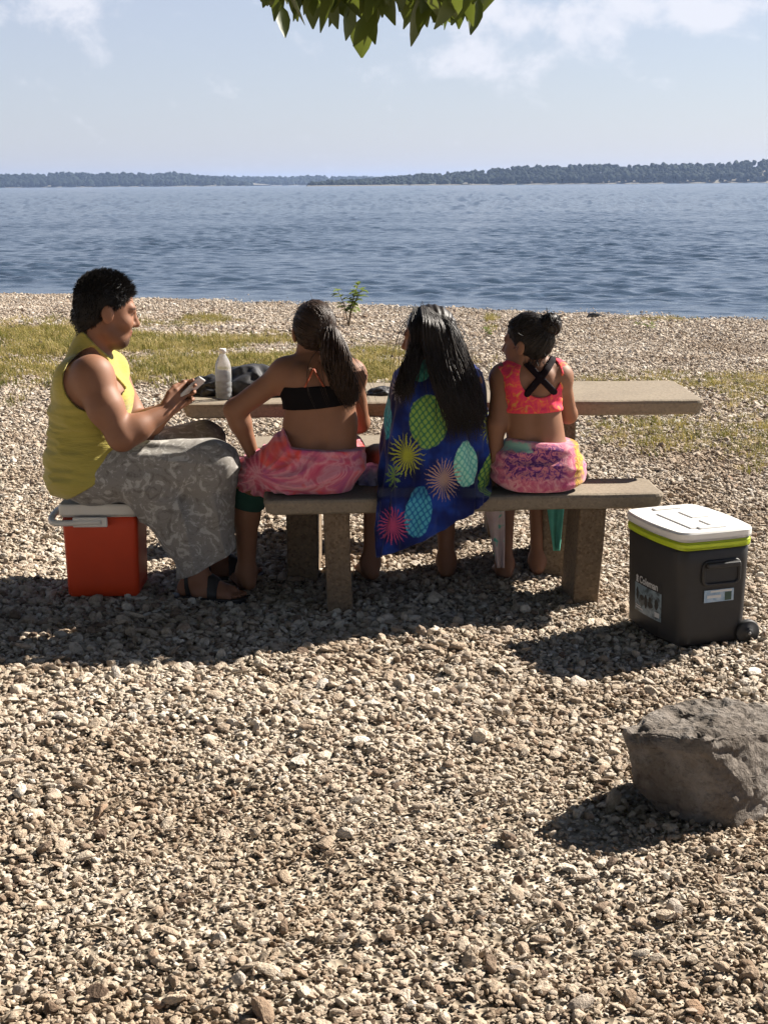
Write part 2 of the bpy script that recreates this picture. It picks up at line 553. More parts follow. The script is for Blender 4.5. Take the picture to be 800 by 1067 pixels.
bc = t.mix(1.0, bc, t.ramp(grit_tone, [(0.34, (0.78, 0.71, 0.64)), (0.50, (1.03, 1.02, 1.01)), (0.64, (1.16, 1.17, 1.18))]), 'MULTIPLY')
nn = t.noise(ov, 1.6, 5, 0.62)
bc = t.mix(1.0, bc, t.ramp(nn, [(0.28, (0.62, 0.58, 0.53)), (0.5, (0.95, 0.94, 0.92)), (0.75, (1.12, 1.1, 1.06))]), 'MULTIPLY')
setb(t, b, color=bc, rough=0.82, spec=0.3, normal=t.bump(t.noise(ov, 4.5, 4, 0.6), 0.45, 0.12))

def pebble_bm(seed, sub=2):
    g = np.random.default_rng(seed)
    bm = bmesh.new()
    bmesh.ops.create_icosphere(bm, subdivisions=sub, radius=1.0)
    P = np.array([v.co[:] for v in bm.verts])
    for _ in range(g.integers(6, 12)):             # knock flats into the stone
        n = g.normal(size=3); n /= np.linalg.norm(n)
        h = g.uniform(0.36, 0.80)
        s = P @ n
        P = P - np.where(s > h, (s - h) * g.uniform(0.75, 1.0), 0)[:, None] * n
    P = P * (1 + 0.12 * snoise(P, 2.6, seed + 50, 3))[:, None]
    P = P * np.array([1.0, g.uniform(0.52, 0.92), g.uniform(0.28, 0.60)])
    for v, p in zip(bm.verts, P): v.co = p
    return bm
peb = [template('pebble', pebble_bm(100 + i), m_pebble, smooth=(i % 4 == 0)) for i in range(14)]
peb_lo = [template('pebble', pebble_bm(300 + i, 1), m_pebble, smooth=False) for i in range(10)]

def trapezoid(n, y0, y1, marg):
    Y = RNG.uniform(y0, y1, int(n * 2.4))
    wid = 0.275 * Y + marg + 0.13 * np.maximum(Y - 5, 0)
    keep = RNG.uniform(0, wid.max(), len(Y)) < wid
    Y = Y[keep][:n]; wid = wid[keep][:n]
    return RNG.uniform(-1, 1, len(Y)) * wid, Y

def scatter_pebbles(y0, y1, marg, dens, rmed, sig, lift, tilt, rmax=0.04, clump=0.0):
    ym = (y0 + y1) / 2; area = (y1 - y0) * 2 * (0.275 * ym + marg + 0.13 * max(ym - 5, 0))
    x, y = trapezoid(int(area * dens), y0, y1, marg)
    n = len(x)
    r = np.clip(rmed * np.exp(RNG.normal(0, sig, n)), 0.005, rmax)
    if clump:
        big = snoise(np.stack([x, y, 0 * x], 1), 1.7, 5, 2)
        r = r * (1 + clump * big)
    z = gz(x, y) + r * 0.25 + RNG.uniform(-0.2, 1.0, n) * lift
    P = np.stack([x, y, z], 1)
    ROT = np.stack([RNG.normal(0, tilt, n), RNG.normal(0, tilt, n), RNG.uniform(0, 6.28, n)], 1)
    S = np.repeat(r[:, None], 3, 1) * RNG.uniform(0.85, 1.2, (n, 3))
    return P, ROT, S

packs = [scatter_pebbles(1.7, 6.2, 1.1, 7600, 0.0076, 0.40, 0.008, 0.40, clump=0.3),
         scatter_pebbles(1.7, 6.2, 1.1, 1500, 0.0122, 0.36, 0.013, 0.34, clump=0.38),
         scatter_pebbles(1.7, 6.2, 1.1, 30, 0.023, 0.22, 0.016, 0.2),
         scatter_pebbles(6.2, 9.5, 1.1, 3900, 0.0105, 0.36, 0.011, 0.40, clump=0.15)]
P = np.concatenate([p[0] for p in packs]); ROT = np.concatenate([p[1] for p in packs]); SS = np.concatenate([p[2] for p in packs])
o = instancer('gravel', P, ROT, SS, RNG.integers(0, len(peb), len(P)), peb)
tag(o, 'loose cream and brown beach pebbles around the picnic table', 'gravel', kind='stuff')
packs = [scatter_pebbles(9.5, 17, 1.0, 1600, 0.0145, 0.36, 0.013, 0.45, 0.05, clump=0.15), scatter_pebbles(17, 29, 1.0, 800, 0.0195, 0.36, 0.016, 0.45, 0.06, clump=0.15)]
P = np.concatenate([p[0] for p in packs]); ROT = np.concatenate([p[1] for p in packs]); SS = np.concatenate([p[2] for p in packs])
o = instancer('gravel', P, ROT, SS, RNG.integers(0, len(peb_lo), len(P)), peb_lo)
tag(o, 'pale shingle between the grass strip and the water', 'gravel', kind='stuff')

# ------------------------------------------------------------------ grass
def lin(c): return c
m_grass, t, b = material('dry_grass')
oi = t.new('ShaderNodeObjectInfo')
bc = t.ramp(E(t, oi.outputs['Random']), [(0, (0.10, 0.105, 0.020)), (0.35, (0.20, 0.185, 0.042)), (0.7, (0.39, 0.31, 0.10)), (1, (0.54, 0.43, 0.20))])
setb(t, b, color=bc, rough=0.75, spec=0.2)
tr = t.new('ShaderNodeBsdfTranslucent', {'Color': bc})
mx = t.new('ShaderNodeMixShader', {0: 0.35}); t.nt.links.new(b.outputs[0], mx.inputs[1]); t.nt.links.new(tr.outputs[0], mx.inputs[2])
t.nt.links.new(mx.outputs[0], t.nt.nodes['Material Output'].inputs[0])
def tuft_bm(seed, n=16, spread=0.06, h=0.11):
    g = np.random.default_rng(seed); bm = bmesh.new()
    for _ in range(n):
        a = g.uniform(0, 6.28); r0 = spread * math.sqrt(g.uniform()); p = np.array([r0 * math.cos(a), r0 * math.sin(a), 0])
        d = g.uniform(0, 6.28); lean = g.uniform(0.1, 0.9); L = h * g.uniform(0.5, 1.2); w = g.uniform(0.0016, 0.0032)
        side = np.array([-math.sin(d), math.cos(d), 0]) * w
        pts = [p, p + np.array([math.cos(d) * lean * L * .3, math.sin(d) * lean * L * .3, L * .6]), p + np.array([math.cos(d) * lean * L, math.sin(d) * lean * L, L * (1 - .35 * lean)])]
        v = [bm.verts.new(pts[0] - side), bm.verts.new(pts[0] + side), bm.verts.new(pts[1] + side * .8), bm.verts.new(pts[1] - side * .8), bm.verts.new(pts[2])]
        bm.faces.new(v[:4]); bm.faces.new((v[3], v[2], v[4]))
    return bm
tufts = [template('grass_tuft', tuft_bm(500 + i), m_grass) for i in range(8)]

def grass_mask(px, py):
    """where the photo's grass patches lie, as wanted density 0..1 (evaluated on the ground point's own bearing and range)"""
    d = np.zeros_like(px)
    def blob(cx, cy, rx, ry, a):
        return a * np.exp(-(((px - cx) / rx)**2 + ((py - cy) / ry)**2)**2)
    for q in [(60, 372, 190, 30, 1.0), (230, 376, 130, 22, 1.0), (355, 382, 110, 17, .9), (-150, 372, 170, 30, 1), (20, 428, 60, 7, .35),
              (700, 452, 85, 18, .55), (790, 440, 40, 45, .5), (770, 400, 80, 10, .35), (640, 394, 90, 7, .35), (655, 445, 40, 12, .45),
              (690, 334, 40, 3, .55), (215, 334, 30, 4, .45), (150, 338, 60, 4, .25), (512, 338, 6, 7, .9), (430, 376, 40, 10, .6), (880, 430, 80, 50, .6)]:
        d = np.maximum(d, blob(*q))
    return d
n = 330000
Yc = RNG.uniform(7.5, 24, n); Xc = RNG.uniform(-1, 1, n) * (0.33 * Yc + 1.5)
Zc = gz(Xc, Yc)
rel = np.stack([Xc, Yc, Zc - 1.6], 1) @ np.array(CAM_R)
gpx = CX + F_PX * rel[:, 0] / -rel[:, 2]; gpy = CY - F_PX * rel[:, 1] / -rel[:, 2]
dn = grass_mask(gpx, gpy) * np.clip(0.55 + 1.0 * snoise(np.stack([Xc, Yc, 0 * Xc], 1), 1.9, 21, 4), 0.0, 1)
keep = RNG.uniform(0, 1, n) < dn * 0.55
P = np.stack([Xc, Yc, Zc - 0.005], 1)[keep]; n = len(P)
sc = RNG.uniform(0.3, 0.9, n) * (1 + .5 * (RNG.uniform(0, 1, n) < .1)) * np.where(gpx[keep] > 560, .66, 1.0)
o = instancer('grass', P, np.stack([RNG.normal(0, .1, n), RNG.normal(0, .1, n), RNG.uniform(0, 6.28, n)], 1), np.stack([sc * 1.25, sc * 1.25, sc], 1), RNG.integers(0, 8, n), tufts)
tag(o, 'dry yellow green grass growing through the gravel', 'grass', kind='stuff')

# ------------------------------------------------------------------ water
m_water, t, b = material('lake_water')
co = t.coord('Object')
w1 = t.noise(t.mapping(co, (0.55, 1.3, 1)), 1.0, 4, 0.55, 0.4)
w2 = t.noise(t.mapping(co, (0.10, 0.22, 1), rot=(0, 0, 0.1)), 1.0, 4, 0.6, 0.3)
w3 = t.noise(t.mapping(co, (2.2, 4.5, 1)), 1.0, 3, 0.5)
hgt = w1 * 0.5 + w2 * 0.12 + w3 * 0.42
patch = t.noise(t.mapping(co, (0.012, 0.03, 1)), 1.0, 3, 0.5)
setb(t, b, color=t.mix(patch, (0.040, 0.064, 0.098), (0.054, 0.082, 0.118)), rough=0.18, ior=1.33, normal=t.bump(hgt, 0.5, 0.22))
uu = np.concatenate([[-14, -6, -3, -1.9, -1.4, -1.15], np.linspace(-1, 1, 700), [1.15, 1.4, 1.9, 3, 6, 14]])
yy = np.concatenate([np.linspace(19, 34, 150, endpoint=False), np.geomspace(34, 110, 560, endpoint=False), np.geomspace(110, 2400, 190, endpoint=False), np.geomspace(2400, 7600, 10)])
Ug, Yg = np.meshgrid(uu, yy)
Xg = Ug * (0.34 * Yg + 13)
Xg = np.where(np.abs(Ug) > 1, np.sign(Ug) * np.minimum(np.abs(Xg), 5200 + 110 * np.abs(Ug)), Xg)
wg = np.random.default_rng(5)
waves = []
for lam, amp in [(2.2, .010), (1.7, .013), (1.4, .016), (1.2, .016), (1.0, .015), (0.85, .013), (0.62, .010), (1.3, .016), (1.1, .015), (0.75, .012), (0.95, .014), (0.55, .009), (1.5, .013), (0.68, .011), (0.9, .013), (0.8, .012)]:
    th = PI / 2 + wg.normal(0.10, 0.75)
    waves.append((2 * PI / lam * math.cos(th), 2 * PI / lam * math.sin(th), amp, wg.uniform(0, 6.28)))
Z = np.zeros_like(Xg)
env = 0.85 + 0.45 * np.sin(Xg * .31 + Yg * .13) * np.sin(Yg * .19 - Xg * .11)
fade = np.clip((130 - Yg) / 70, 0, 1)
sh = np.clip((Yg + 0.52 * Xg - 25.0) / 4.0, 0.12, 1)
for kx, ky, a, ph in waves:
    q = kx * Xg + ky * Yg + ph + 0.9 * np.sin(Xg * .55 + ph) + .5 * np.sin(Xg * 1.3 + Yg * .4 + 2 * ph)
    Z += a * (np.sin(q) - 0.35 * np.cos(2 * q))
Z *= 0.54 * env * fade * sh
# chop on open water: crest spacing grows with range as the small ripples run together
ln = np.log(Yg); far = np.clip((Yg - 70) / 60, 0, 1) * np.clip((6000 - Yg) / 3000, 0, 1)
for k in range(14):
    lam = wg.uniform(.035, .11); a_ = wg.normal(0, 15.0)
    q = 2 * PI * ln / lam + a_ * Ug * 12 + wg.uniform(0, 6.28) + 1.2 * np.sin(Ug * wg.uniform(20, 60) + ln * wg.uniform(10, 40))
    Z += far * np.minimum(Yg * lam * .0034, .045) * (np.sin(q) - .3 * np.cos(2 * q))
V = np.stack([Xg, Yg, WATER_Z + Z], -1).reshape(-1, 3)
nx, ny = len(uu), len(yy)
i_ = np.arange(ny - 1)[:, None] * nx + np.arange(nx - 1)[None]
lake_me = np_mesh('lake', V, np.stack([i_, i_ + 1, i_ + nx + 1, i_ + nx], -1).reshape(-1, 4))
lake = link('lake', lake_me, m_water, smooth=True)
tag(lake, 'rippled blue lake water', 'lake', kind='structure')

# ------------------------------------------------------------------ far shore
m_far, t, b = material('far_trees')
co = t.coord('Object')
setb(t, b, color=t.ramp(t.noise(co, 0.05, 4), [(0.3, (0.008, 0.014, 0.012)), (0.7, (0.024, 0.036, 0.024))]), rough=0.9, spec=0.1)
m_bank = simple('far_bank', (0.16, 0.145, 0.11), 0.9, vscale=0.02)
def far_shore(px0, px1, prof, D, depth, seed, label, r=2.9):
    """a wooded shore between two bearings; prof gives the canopy height (m) along it"""
    g = np.random.default_rng(seed)
    ico = bmesh.new(); bmesh.ops.create_icosphere(ico, subdivisions=2, radius=1.0)
    T = np.array([v.co[:] for v in ico.verts]); FT = np.array([[v.index for v in f.verts] for f in ico.faces]); ico.free()
    x0, x1 = (px0 - 400) / 1500 * D, (px1 - 400) / 1500 * D
    rows = 6
    pool = [T * (1 + 0.38 * snoise(T + q * 1.7, 4.2, seed + q, 2))[:, None] for q in range(40)]
    n = int((x1 - x0) / (r * 0.5)) * rows
    VV, FF = [], []
    for i in range(n):
        row = i % rows
        x = g.uniform(x0, x1); y = D + depth * row / rows + g.uniform(-5, 5)
        pxx = 400 + 1500 * x / D
        H = float(np.interp(pxx, prof[0], prof[1]))
        if H < 0.6: continue
        rr = r * g.uniform(0.7, 1.1)
        top = H * (0.35 + 0.65 * row / (rows - 1)) * g.uniform(0.91, 1.03) * (1 + .07 * math.sin(x * .05) * math.sin(x * .017 + 1)) if row else H * g.uniform(.2, .5)
        c = np.array([x, y, WATER_Z + max(top - rr, rr * .3)])
        P = pool[int(g.integers(40))] * np.array([rr, rr, rr * g.uniform(0.9, 1.35)]) + c
        VV.append(P); FF.append(FT + i * 0 + sum(0 for _ in ())); 
    k = len(T)
    FF = np.concatenate([FT + j * k for j in range(len(VV))])
    o = link('far_woodland', np_mesh('far_woodland', np.concatenate(VV), FF), m_far, smooth=False)
    tag(o, label, 'woodland', kind='stuff')
    # the land they stand on
    nn_ = 60
    xs_ = np.linspace(x0, x1, nn_); V = []; 
    for xx in xs_:
        H = float(np.interp(400 + 1500 * xx / D, prof[0], prof[1]))
        for (dy, zz) in ((-14, WATER_Z - .4), (-8, WATER_Z + 0.9), (depth * .5, WATER_Z + H * .45), (depth + 30, WATER_Z + H * .62), (depth + 700, WATER_Z + H * .3)):
            V.append((xx, D + dy, zz))
    i_ = np.arange(nn_ - 1)[:, None] * 5 + np.arange(4)[None]
    Q = np.stack([i_, i_ + 5, i_ + 6, i_ + 1], -1).reshape(-1, 4)
    s = link('hills', np_mesh('hills', np.array(V), Q), [m_bank], smooth=False)
    tag(s, 'low bank under the far trees', 'far bank', kind='structure')
far_shore(325, 1500, ([325, 345, 430, 480, 520, 560, 620, 700, 800, 1000, 1500], [3, 6, 10, 14, 17, 21, 19, 21, 22.5, 22, 19]), 1500, 110, 31,
          'wooded headland across the lake, tallest at the right edge of the picture')
far_shore(-700, 262, ([-700, 0, 60, 130, 190, 225, 262], [20, 22, 23, 23, 21, 16, 3]), 2350, 160, 32,
          'blue grey wooded shore across the lake, behind the man', r=4.4)
far_shore(150, 480, ([150, 200, 260, 330, 400, 480], [12, 19, 19, 18, 17, 8]), 2900, 220, 33,
          'faint strip of woodland farthest off across the middle of the lake', r=5.5)

# ------------------------------------------------------------------ haze over the lake
if HAZE > 0:
    m_haze, t, b = material('haze')
    pv = t.new('ShaderNodeVolumePrincipled', {'Color': (0.46, 0.63, 1.0, 1), 'Density': HAZE, 'Anisotropy': 0.2})
    mo = t.nt.nodes['Material Output']
    t.nt.nodes.remove(b)
    t.nt.links.new(pv.outputs[0], mo.inputs['Volume'])
    bm = bmesh.new(); bm_box(bm, Vector((0, 2500, 21.0)), (14000, 10600, 58.0))
    hz = bm_obj('haze', bm, m_haze)
    tag(hz, 'thin summer haze over the lake', 'haze', kind='stuff')
# ------------------------------------------------------------------ concrete picnic table and benches
def concrete(name, c0, c1, bump=0.5, soft=1.0):
    m, t, b = material(name)
    co = t.coord('Object')
    n1 = t.noise(co, 3.0, 6, 0.65); n2 = t.noise(co, 90.0, 3, 0.6)
    sp = t.voronoi(co, 120.0, out='Color')
    sps = E(t, t.new('ShaderNodeSeparateColor', {0: sp}).outputs[0])
    c = t.mix(n1, c0, c1)
    c = t.mix(soft, c, t.ramp(sps, [(0, (0.62, 0.58, 0.52)), (0.35, (0.95, 0.94, 0.92)), (0.8, (1.05, 1.03, 1.0)), (1, (1.35, 1.3, 1.25))]), 'MULTIPLY')
    st = t.noise(co, 1.1, 5, 0.7)
    c = t.mix(E(t, t.new('ShaderNodeMapRange', {0: st, 1: 0.52, 2: 0.72}).outputs[0]) * 0.45, c, (0.15, 0.12, 0.09))
    setb(t, b, color=c, rough=0.88, spec=0.3, normal=t.bump(n2 * 0.7 + t.voronoi(co, 70.0) * 0.5, bump, 0.004))
    return m
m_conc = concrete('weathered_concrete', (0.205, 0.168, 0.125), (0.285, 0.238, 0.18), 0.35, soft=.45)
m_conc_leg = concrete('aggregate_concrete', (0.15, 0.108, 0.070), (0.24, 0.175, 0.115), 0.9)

def rounded_slab(name, sx, sy, sz, mat, parent, loc, bev=0.014, corner=0.03, under=0.01, chip=0):
    """a cast slab: rounded plan corners, eased top edge, sides drawn in towards the bottom"""
    bm = bmesh.new()
    g = np.random.default_rng(chip + 77)
    def outline(ix):
        pts = []
        hx, hy = sx / 2 - ix, sy / 2 - ix
        c = max(corner - ix, 0.004)
        for (qx, qy, a0) in ((hx - c, hy - c, 0), (-hx + c, hy - c, 90), (-hx + c, -hy + c, 180), (hx - c, -hy + c, 270)):
            for k in range(5):
                a = R(a0 + k * 22.5); pts.append((qx + c * math.cos(a), qy + c * math.sin(a)))
        # subdivide the long runs so that edges can wander a little
        out = []
        for (p, q) in zip(pts, pts[1:] + pts[:1]):
            L = math.dist(p, q); m = max(1, int(L / 0.05))
            for k in range(m): out.append((p[0] + (q[0] - p[0]) * k / m, p[1] + (q[1] - p[1]) * k / m))
        return out
    prof = [(under + bev, -sz / 2), (under, -sz / 2 + bev * .6), (0.0, sz / 2 - bev), (bev * .3, sz / 2 - bev * .3), (bev, sz / 2)]
    base = outline(0); rings = []
    for (ix, z) in prof:
        ring = []
        for (x, y) in base:
            kx = (sx / 2 - ix) / (sx / 2); ky = (sy / 2 - ix) / (sy / 2)
            p = np.array([[x, y, z]])
            w = 0.0016 * snoise(p, 38, 3 + chip, 2)[0] + 0.002 * snoise(p, 9, 9 + chip, 2)[0]
            ring.append(bm.verts.new((x * kx + w, y * ky + w, z + w * .5)))
        rings.append(ring)
    n = len(base)
    for a, b_ in zip(rings, rings[1:]):
        for i in range(n): bm.faces.new((a[i], a[(i + 1) % n], b_[(i + 1) % n], b_[i]))
    bm.faces.new(rings[0][::-1]); bm.faces.new(rings[-1])
    o = bm_obj(name, bm, mat, parent)
    o.location = loc
    return o

def pillar(name, sx, sy, h, mat, parent, loc, chip=0, lean=0.0):
    bm = bmesh.new()
    bm_box(bm, Vector((0, 0, 0)), (sx, sy, h), 0, 0.009, 2)
    bmesh.ops.subdivide_edges(bm, edges=[e for e in bm.edges if e.calc_length() > .05], cuts=6, use_grid_fill=True)
    P = np.array([v.co[:] for v in bm.verts])
    w = 0.003 * snoise(P, 14, chip + 3, 3)
    for v, q in zip(bm.verts, w):
        v.co.x += q - lean * (0.5 - v.co.z / h); v.co.y += q * .8
    o = bm_obj(name, bm, mat, parent); o.location = loc
    return o

tb = empty('picnic_table', (0.24, 5.985, 0), R(0.4))
tag(tb, 'grey brown concrete picnic table with a thick slab top', 'picnic table')
rounded_slab('table_top', 2.085, 0.60, 0.062, m_conc, tb, (0, 0, 0.719), chip=1)
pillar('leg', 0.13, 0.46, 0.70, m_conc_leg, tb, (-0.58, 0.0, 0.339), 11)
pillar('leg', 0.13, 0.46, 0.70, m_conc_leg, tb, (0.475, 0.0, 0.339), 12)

bn = empty('bench', (0.30, 5.435, 0), R(3.2))
tag(bn, 'long concrete bench that the three girls sit on', 'bench')
rounded_slab('seat', 1.52, 0.30, 0.062, m_conc, bn, (0, 0, 0.419), corner=0.035, chip=2)
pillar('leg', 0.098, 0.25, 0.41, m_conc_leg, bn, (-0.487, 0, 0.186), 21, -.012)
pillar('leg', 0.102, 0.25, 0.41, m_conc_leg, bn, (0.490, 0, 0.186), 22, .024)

c0 = W(262, 462, 6.52); c1 = W(352, 462, 6.52)
fb = empty('bench', (.075, 6.53, 0), R(1))
tag(fb, 'concrete bench on the lake side of the table, mostly hidden behind the girls', 'bench')
rounded_slab('seat', 1.40, 0.30, 0.06, m_conc, fb, (0, 0, 0.42), chip=4)
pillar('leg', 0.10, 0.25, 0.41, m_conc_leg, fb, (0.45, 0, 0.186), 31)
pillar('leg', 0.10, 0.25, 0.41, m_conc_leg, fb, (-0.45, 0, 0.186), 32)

# ------------------------------------------------------------------ orange cooler
m_orange = simple('orange_plastic', (0.66, 0.060, 0.014), 0.45, spec=.3, var=0.10, vscale=12, bump=0.05, bscale=150)
m_cwhite = simple('off_white_plastic', (0.72, 0.68, 0.60), 0.45, var=0.05, vscale=20, bump=0.05)
def tapered_box(name, w, d, h, taper, corner, mats, parent, loc, pbx=0.0, pby=0.0, bulge=0.0):
    bm = bmesh.new(); rings = []
    zs = [0.0, 0.012] + [h * k / 6 for k in range(1, 6)] + [h - 0.008, h]
    for z in zs:
        t_ = z / h
        s = taper + (1 - taper) * t_ + bulge * math.sin(PI * t_)
        ins = 0.010 if z == 0 else (0.006 if z == h else 0)
        hx, hy = w / 2 * s - ins, d / 2 * s - ins
        c = max(corner - ins, 0.003); ring = []
        for (qx, qy, a0) in ((hx - c, hy - c, 0), (-hx + c, hy - c, 90), (-hx + c, -hy + c, 180), (hx - c, -hy + c, 270)):
            for k in range(7):
                a = R(a0 + k * 15); ring.append((qx + c * math.cos(a), qy + c * math.sin(a)))
            nx_, ny_ = {0: (-(hx - c), hy), 90: (-hx, -(hy - c)), 180: (hx - c, -hy), 270: (hx, hy - c)}[a0]
            p0 = ring[-1]
            for k in range(1, 12): ring.append((p0[0] + (nx_ - p0[0]) * k / 12, p0[1] + (ny_ - p0[1]) * k / 12))
        out = []
        for (x_, y_) in ring:
            bx_ = pbx * max(0, 1 - (y_ / hy) ** 2) * (abs(x_) / hx); by_ = pby * max(0, 1 - (x_ / hx) ** 2) * (abs(y_) / hy)
            out.append(bm.verts.new((x_ + math.copysign(bx_, x_), y_ + math.copysign(by_, y_), z)))
        rings.append(out)
    n = len(rings[0])
    for a, b_ in zip(rings, rings[1:]):
        for i in range(n): bm.faces.new((a[i], a[(i + 1) % n], b_[(i + 1) % n], b_[i]))
    bm.faces.new(rings[0][::-1]); bm.faces.new(rings[-1])
    o = bm_obj(name, bm, mats, parent, smooth=True); o.location = loc
    try:
        md = o.modifiers.new('edges', 'EDGE_SPLIT'); md.split_angle = R(40)
    except Exception: pass
    return o
OCX, OCY = (W(66, 600, 5.47)[0] + W(146, 600, 5.47)[0]) / 2, 5.60
oc = empty('cooler', (OCX, OCY, 0), R(0))
tag(oc, 'orange cooler with an off-white lid and handle, used as a seat by the man', 'cooler')
tapered_box('body', 0.295, 0.25, 0.325, 0.955, 0.022, m_orange, oc, (0, 0, 0.012))
tapered_box('lid', 0.318, 0.272, 0.052, 0.985, 0.026, m_cwhite, oc, (0, 0, 0.338))
# swing handle: lies forward against the body and runs round the left end
pts = [(0.015, -0.148, 0.325), (-0.06, -0.150, 0.323), (-0.145, -0.150, 0.320), (-0.182, -0.135, 0.322), (-0.192, -0.09, 0.330), (-0.193, 0.0, 0.334), (-0.192, 0.09, 0.330), (-0.182, 0.135, 0.322), (-0.145, 0.150, 0.320), (0.015, 0.148, 0.325)]
V, Fq = tube_np([catmull(pts, 50)], [0.0125], 10)
hd = link('handle', np_mesh('handle', V * np.array([1, 1, 1.0]), Fq), m_cwhite, oc, smooth=True)
for sy in (-1, 1):
    hd2 = bmesh.new(); bm_box(hd2, Vector((-0.03, sy * 0.151, 0.324)), (0.135, 0.011, 0.040), 0, 0.005, 3)
    bm_obj('handle_arm', hd2, m_cwhite, hd)

# ------------------------------------------------------------------ grey wheeled cooler
m_char = simple('charcoal_plastic', (0.028, 0.0265, 0.026), 0.5, spec=.35, var=0.15, vscale=25, bump=0.10, bscale=260)
m_lime = simple('lime_plastic', (0.50, 0.62, 0.02), 0.4, var=0.05)
m_white = simple('white_plastic', (0.80, 0.78, 0.74), 0.4, var=0.05, vscale=14, bump=0.03)
m_black = simple('black_rubber', (0.015, 0.015, 0.016), 0.6, var=0.2)
m_lab1 = None
A = R(19); GW, GL, GH = 0.272, 0.395, 0.348; PBX, PBY = 0.020, 0.005
e1 = np.array([math.cos(A), math.sin(A)]); e2 = np.array([-math.sin(A), math.cos(A)])
near = WG(707, 680)[:2]
gc_ = near + e1 * GW / 2 + e2 * GL / 2
gcool = empty('cooler', (gc_[0], gc_[1], 0), A)
tag(gcool, 'charcoal wheeled cooler with a lime band and white lid', 'cooler')
body = tapered_box('body', GW, GL, GH, 0.955, 0.032, m_char, gcool, (0, 0, 0.012), PBX, PBY)
tapered_box('band', GW + 0.012, GL + 0.012, 0.030, 0.99, 0.036, m_lime, gcool, (0, 0, GH + 0.0125), PBX, PBY)
lid = tapered_box('lid', GW + 0.016, GL + 0.016, 0.036, 0.995, 0.038, m_white, gcool, (0, 0, GH + 0.0428), PBX, PBY)
bm = bmesh.new()
for (x, y, sx, sy) in ((0.045, -0.10, .07, .10), (0.045, 0.04, .07, .10), (-0.055, -0.03, .05, .24)):
    bm_box(bm, Vector((x, y, 0.0367)), (sx, sy, 0.008), 0, 0.003, 2)
for y in (-0.155, 0.155): bm_box(bm, Vector((0.0, y, 0.0365)), (.11, .03, 0.012), 0, 0.005, 2)
bm_obj('moulded_panels', bm, m_white, lid)
# recessed end handle on the face turned to the camera (local -y)
fy = -GL / 2 * 0.985 - PBY
bm = bmesh.new()
hz0, hz1, hx0, hx1 = 0.235, 0.318, -0.055, 0.088
def rr_path(x0, x1, z0, z1, c, y, n=5):
    pts = []
    for (qx, qz, a0) in ((x1 - c, z1 - c, 0), (x0 + c, z1 - c, 90), (x0 + c, z0 + c, 180), (x1 - c, z0 + c, 270)):
        for k in range(n):
            a = R(a0 + 90 * k / (n - 1)); pts.append((qx + c * math.cos(a), y, qz + c * math.sin(a)))
    return pts
rim = rr_path(hx0, hx1, hz0, hz1, 0.02, fy - 0.004)
V, Fq = tube_np([np.array(rim + [rim[0]])], [0.0065], 8, cap=False)
hnd = link('handle', np_mesh('handle', V, Fq), m_char, gcool, smooth=True)
bm_box(bm, Vector(((hx0 + hx1) / 2, fy - 0.010, hz1 - 0.012)), (hx1 - hx0 - .01, 0.030, 0.020), 0, 0.006, 3)
bm_obj('grip', bm, m_char, hnd)
bm = bmesh.new(); bm.faces.new([bm.verts.new((p[0], fy - 0.0025, p[2])) for p in rim])  # flat black face paints the hollow's shade; the body is not cut
bm_obj('recess_shade', bm, m_black, hnd)

def picture_mat(name, cols, scale, seed):
    m, t, b = material(name)
    co = t.mapping(t.coord('Object'), (scale, scale, scale), (seed, seed, 0))
    n = t.noise(co, 1.0, 5, 0.6, 0.6)
    setb(t, b, color=t.ramp(n, cols), rough=0.35)
    return m
m_sticker = picture_mat('printed_label', [(0.32, (0.012, 0.018, 0.022)), (0.42, (0.05, 0.08, 0.10)), (0.5, (0.17, 0.24, 0.28)), (0.66, (0.30, 0.38, 0.43)), (1, (0.5, 0.55, 0.58))], 26, 2.7)
m_sticker2 = picture_mat('printed_label_blue', [(0.3, (0.16, 0.27, 0.40)), (0.5, (0.30, 0.42, 0.55)), (0.7, (0.55, 0.62, 0.66))], 30, 8.1)
m_print = simple('white_print', (0.62, 0.62, 0.60), 0.5, var=0.02)
m_green_print = simple('dark_green_print', (0.03, 0.07, 0.05), 0.5)
def plate(name, mat, parent, origin, ux, size, n, th=0.0012):
    """thin sticker: origin centre, ux horizontal axis, n outward normal"""
    ux, n = Vector(ux), Vector(n); uz = Vector((0, 0, 1))
    bm = bmesh.new(); bm_box(bm, Vector((0, 0, 0)), (size[0], th, size[1]))
    o = bm_obj(name, bm, mat, parent)
    M = Matrix(((ux.x, -n.x, uz.x, origin[0]), (ux.y, -n.y, uz.y, origin[1]), (ux.z, -n.z, uz.z, origin[2]), (0, 0, 0, 1)))
    o.matrix_basis = M
    return o
def lettering(txt, size, mat, parent, M, name='lettering', bold=0.0):
    cu = bpy.data.curves.new(name, 'FONT'); cu.body = txt; cu.size = size; cu.align_x = 'LEFT'; cu.align_y = 'BOTTOM'
    cu.extrude = 0.0006; cu.offset = bold
    tmp = bpy.data.objects.new('tmp', cu); COL.objects.link(tmp)
    dg = bpy.context.evaluated_depsgraph_get()
    me = bpy.data.meshes.new_from_object(tmp.evaluated_get(dg))
    bpy.data.objects.remove(tmp)
    o = link(name, me, mat, parent); o.matrix_basis = M
    return o
def long_x(y, z):
    """x of the bulging long face (turned to the left) at (y, z), in the cooler's own frame"""
    k = 0.955 + 0.045 * (z - .012) / GH
    return -(GW / 2 * k + PBX * max(0, 1 - (y / (GL / 2 * k)) ** 2))
